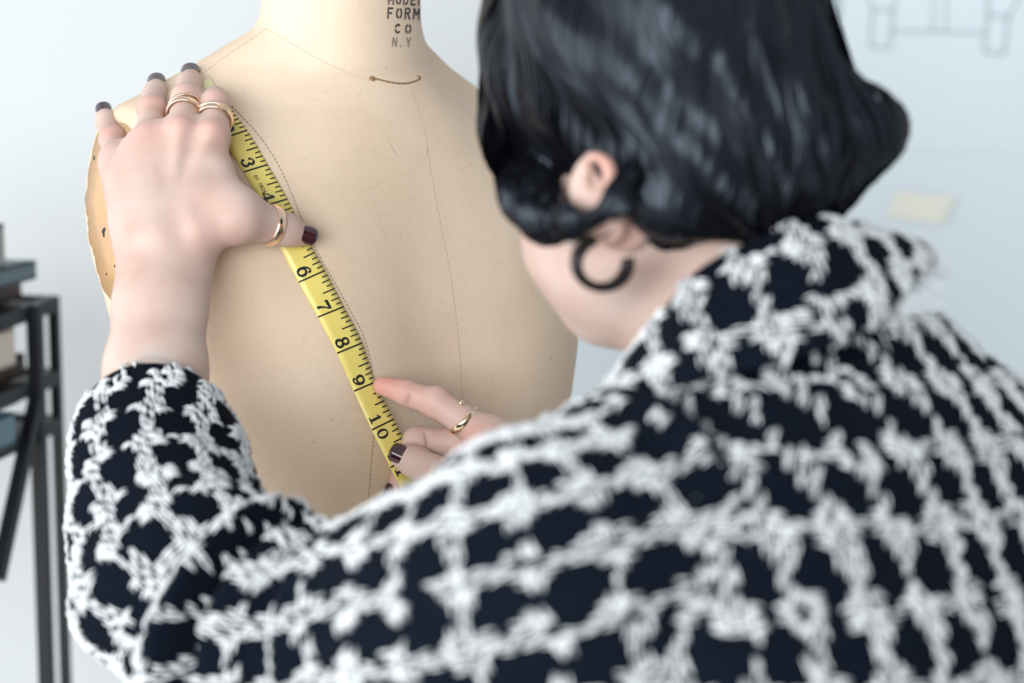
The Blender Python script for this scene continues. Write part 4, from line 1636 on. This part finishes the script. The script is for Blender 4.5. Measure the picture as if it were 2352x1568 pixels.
CV = {k: plain('cover_' + k, c, .5) for k, c in dict(slate=(.10, .15, .18), brown=(.045, .022, .018), blue=(.10, .19, .26), maroon=(.10, .03, .035), cream=(.55, .50, .44), grey=(.28, .30, .29)).items()}
def corner_book(px, py, z, L_, W_, h, ang, *rest):
    """book whose rear right lower corner is seen at a pixel on the level z"""
    q = on_plane_z(px, py, z)
    e1 = front_dir * math.cos(ang) + sd * math.sin(ang)
    e2 = np.cross(UZ, e1)
    if e2 @ d2 < 0: e2 = -e2
    return book(q + e1 * L_ / 2 + e2 * W_ / 2, L_, W_, h, ang, *rest)


t0 = topz + .0005
corner_book(50, 684, t0, .21, .15, .0185, 0.0, CV['brown'], 'dark brown book with pale pages at the bottom of the stack on the rack top')
corner_book(84, 640, t0 + .019, .24, .17, .0150, 0.06, CV['slate'], 'slate covered book overhanging the brown book on the rack top')
corner_book(12, 612, t0 + .0345, .20, .14, .034, 0.0, CV['grey'], 'grey covered thick book at the very top of the book stack')
s0 = sh2 + .0005
corner_book(58, 862, s0, .24, .16, .0185, 0.0, CV['brown'], 'dark brown book lying flat on the second shelf of the rack')
corner_book(36, 838, s0 + .019, .20, .15, .030, 0.0, CV['cream'], 'cream covered book with pale pages on top of the second shelf book')
s1 = sh3 + .0005
corner_book(36, 1018, s1, .20, .14, .025, 0.0, CV['blue'], 'thick blue book lying on the third shelf behind the slanted brace')
corner_book(42, 925, s1 + .0255, .20, .15, .008, 0.0, CV['maroon'], 'thin maroon book lying on the thick blue book')

# --- sheets pinned on the wall, with pencil drawings
def sheet(name, quad, off, label, mat='sheet', cat='paper', thick=.0008):
    q = [wallpt(x, y, off) for x, y in quad]
    back = [p + np.array([0, thick, 0]) for p in q]
    m = MB()
    m.add(q + back, [(0, 1, 2, 3), (7, 6, 5, 4), (0, 4, 5, 1), (1, 5, 6, 2), (2, 6, 7, 3), (3, 7, 4, 0)])
    o = m.build(name, M[mat])
    tag(o, label, cat)
    return o


s_up = sheet('drawing_sheet', [(1500, -300), (2420, -300), (2420, 352), (1500, 344)], .0030, 'large pale sheet with pencil garment drawings on the wall behind the head', thick=.001)
s_lo = sheet('drawing_sheet', [(1500, 330), (2430, 340), (2430, 512), (1500, 488)], .0016, 'blank pale sheet below the drawn sheet on the wall', thick=.001)
s_bt = sheet('drawing_sheet', [(1255, 490), (2440, 506), (2440, 1580), (1255, 1580)], .0008, 'large blank pale sheet lowest on the wall, behind the tweed shoulder', thick=.0006)  # left part added so pale paper lightens the dim wall beside the form
s_ta = sheet('masking_tape_strip', [(2062, 438), (2196, 452), (2166, 514), (2034, 498)], .0042, 'short beige strip of masking tape holding the lower wall sheet', 'masking', 'tape', .0006)


def line(pts, w):
    m = MB()
    for a, b in zip(pts[:-1], pts[1:]):
        A_, B_ = wallpt(*a, .0034), wallpt(*b, .0034)
        m.bar(A_, B_, w, .0004, (0, 1, 0))
    m.build('pencil_line', M['pencil'], s_up)


for pts, w in [([(2003, 22), (2052, 25), (2043, 112), (1999, 108), (2003, 22)], .0028), ([(1986, -80), (2003, 22)], .0022), ([(2066, -120), (2052, 25)], .0022),
               ([(2047, 71), (2142, 73), (2262, 76)], .0028), ([(2146, -120), (2143, 73)], .002), ([(2176, -120), (2172, 74)], .002),
               ([(2268, 34), (2316, 38), (2306, 124), (2260, 120), (2268, 34)], .0030), ([(2272, -120), (2268, 34)], .003), ([(2400, -110), (2316, 38)], .0026),
               ([(1905, -60), (1918, 30), (1928, 90)], .006), ([(1930, -80), (1926, 40)], .005)]:
    line(pts, w)
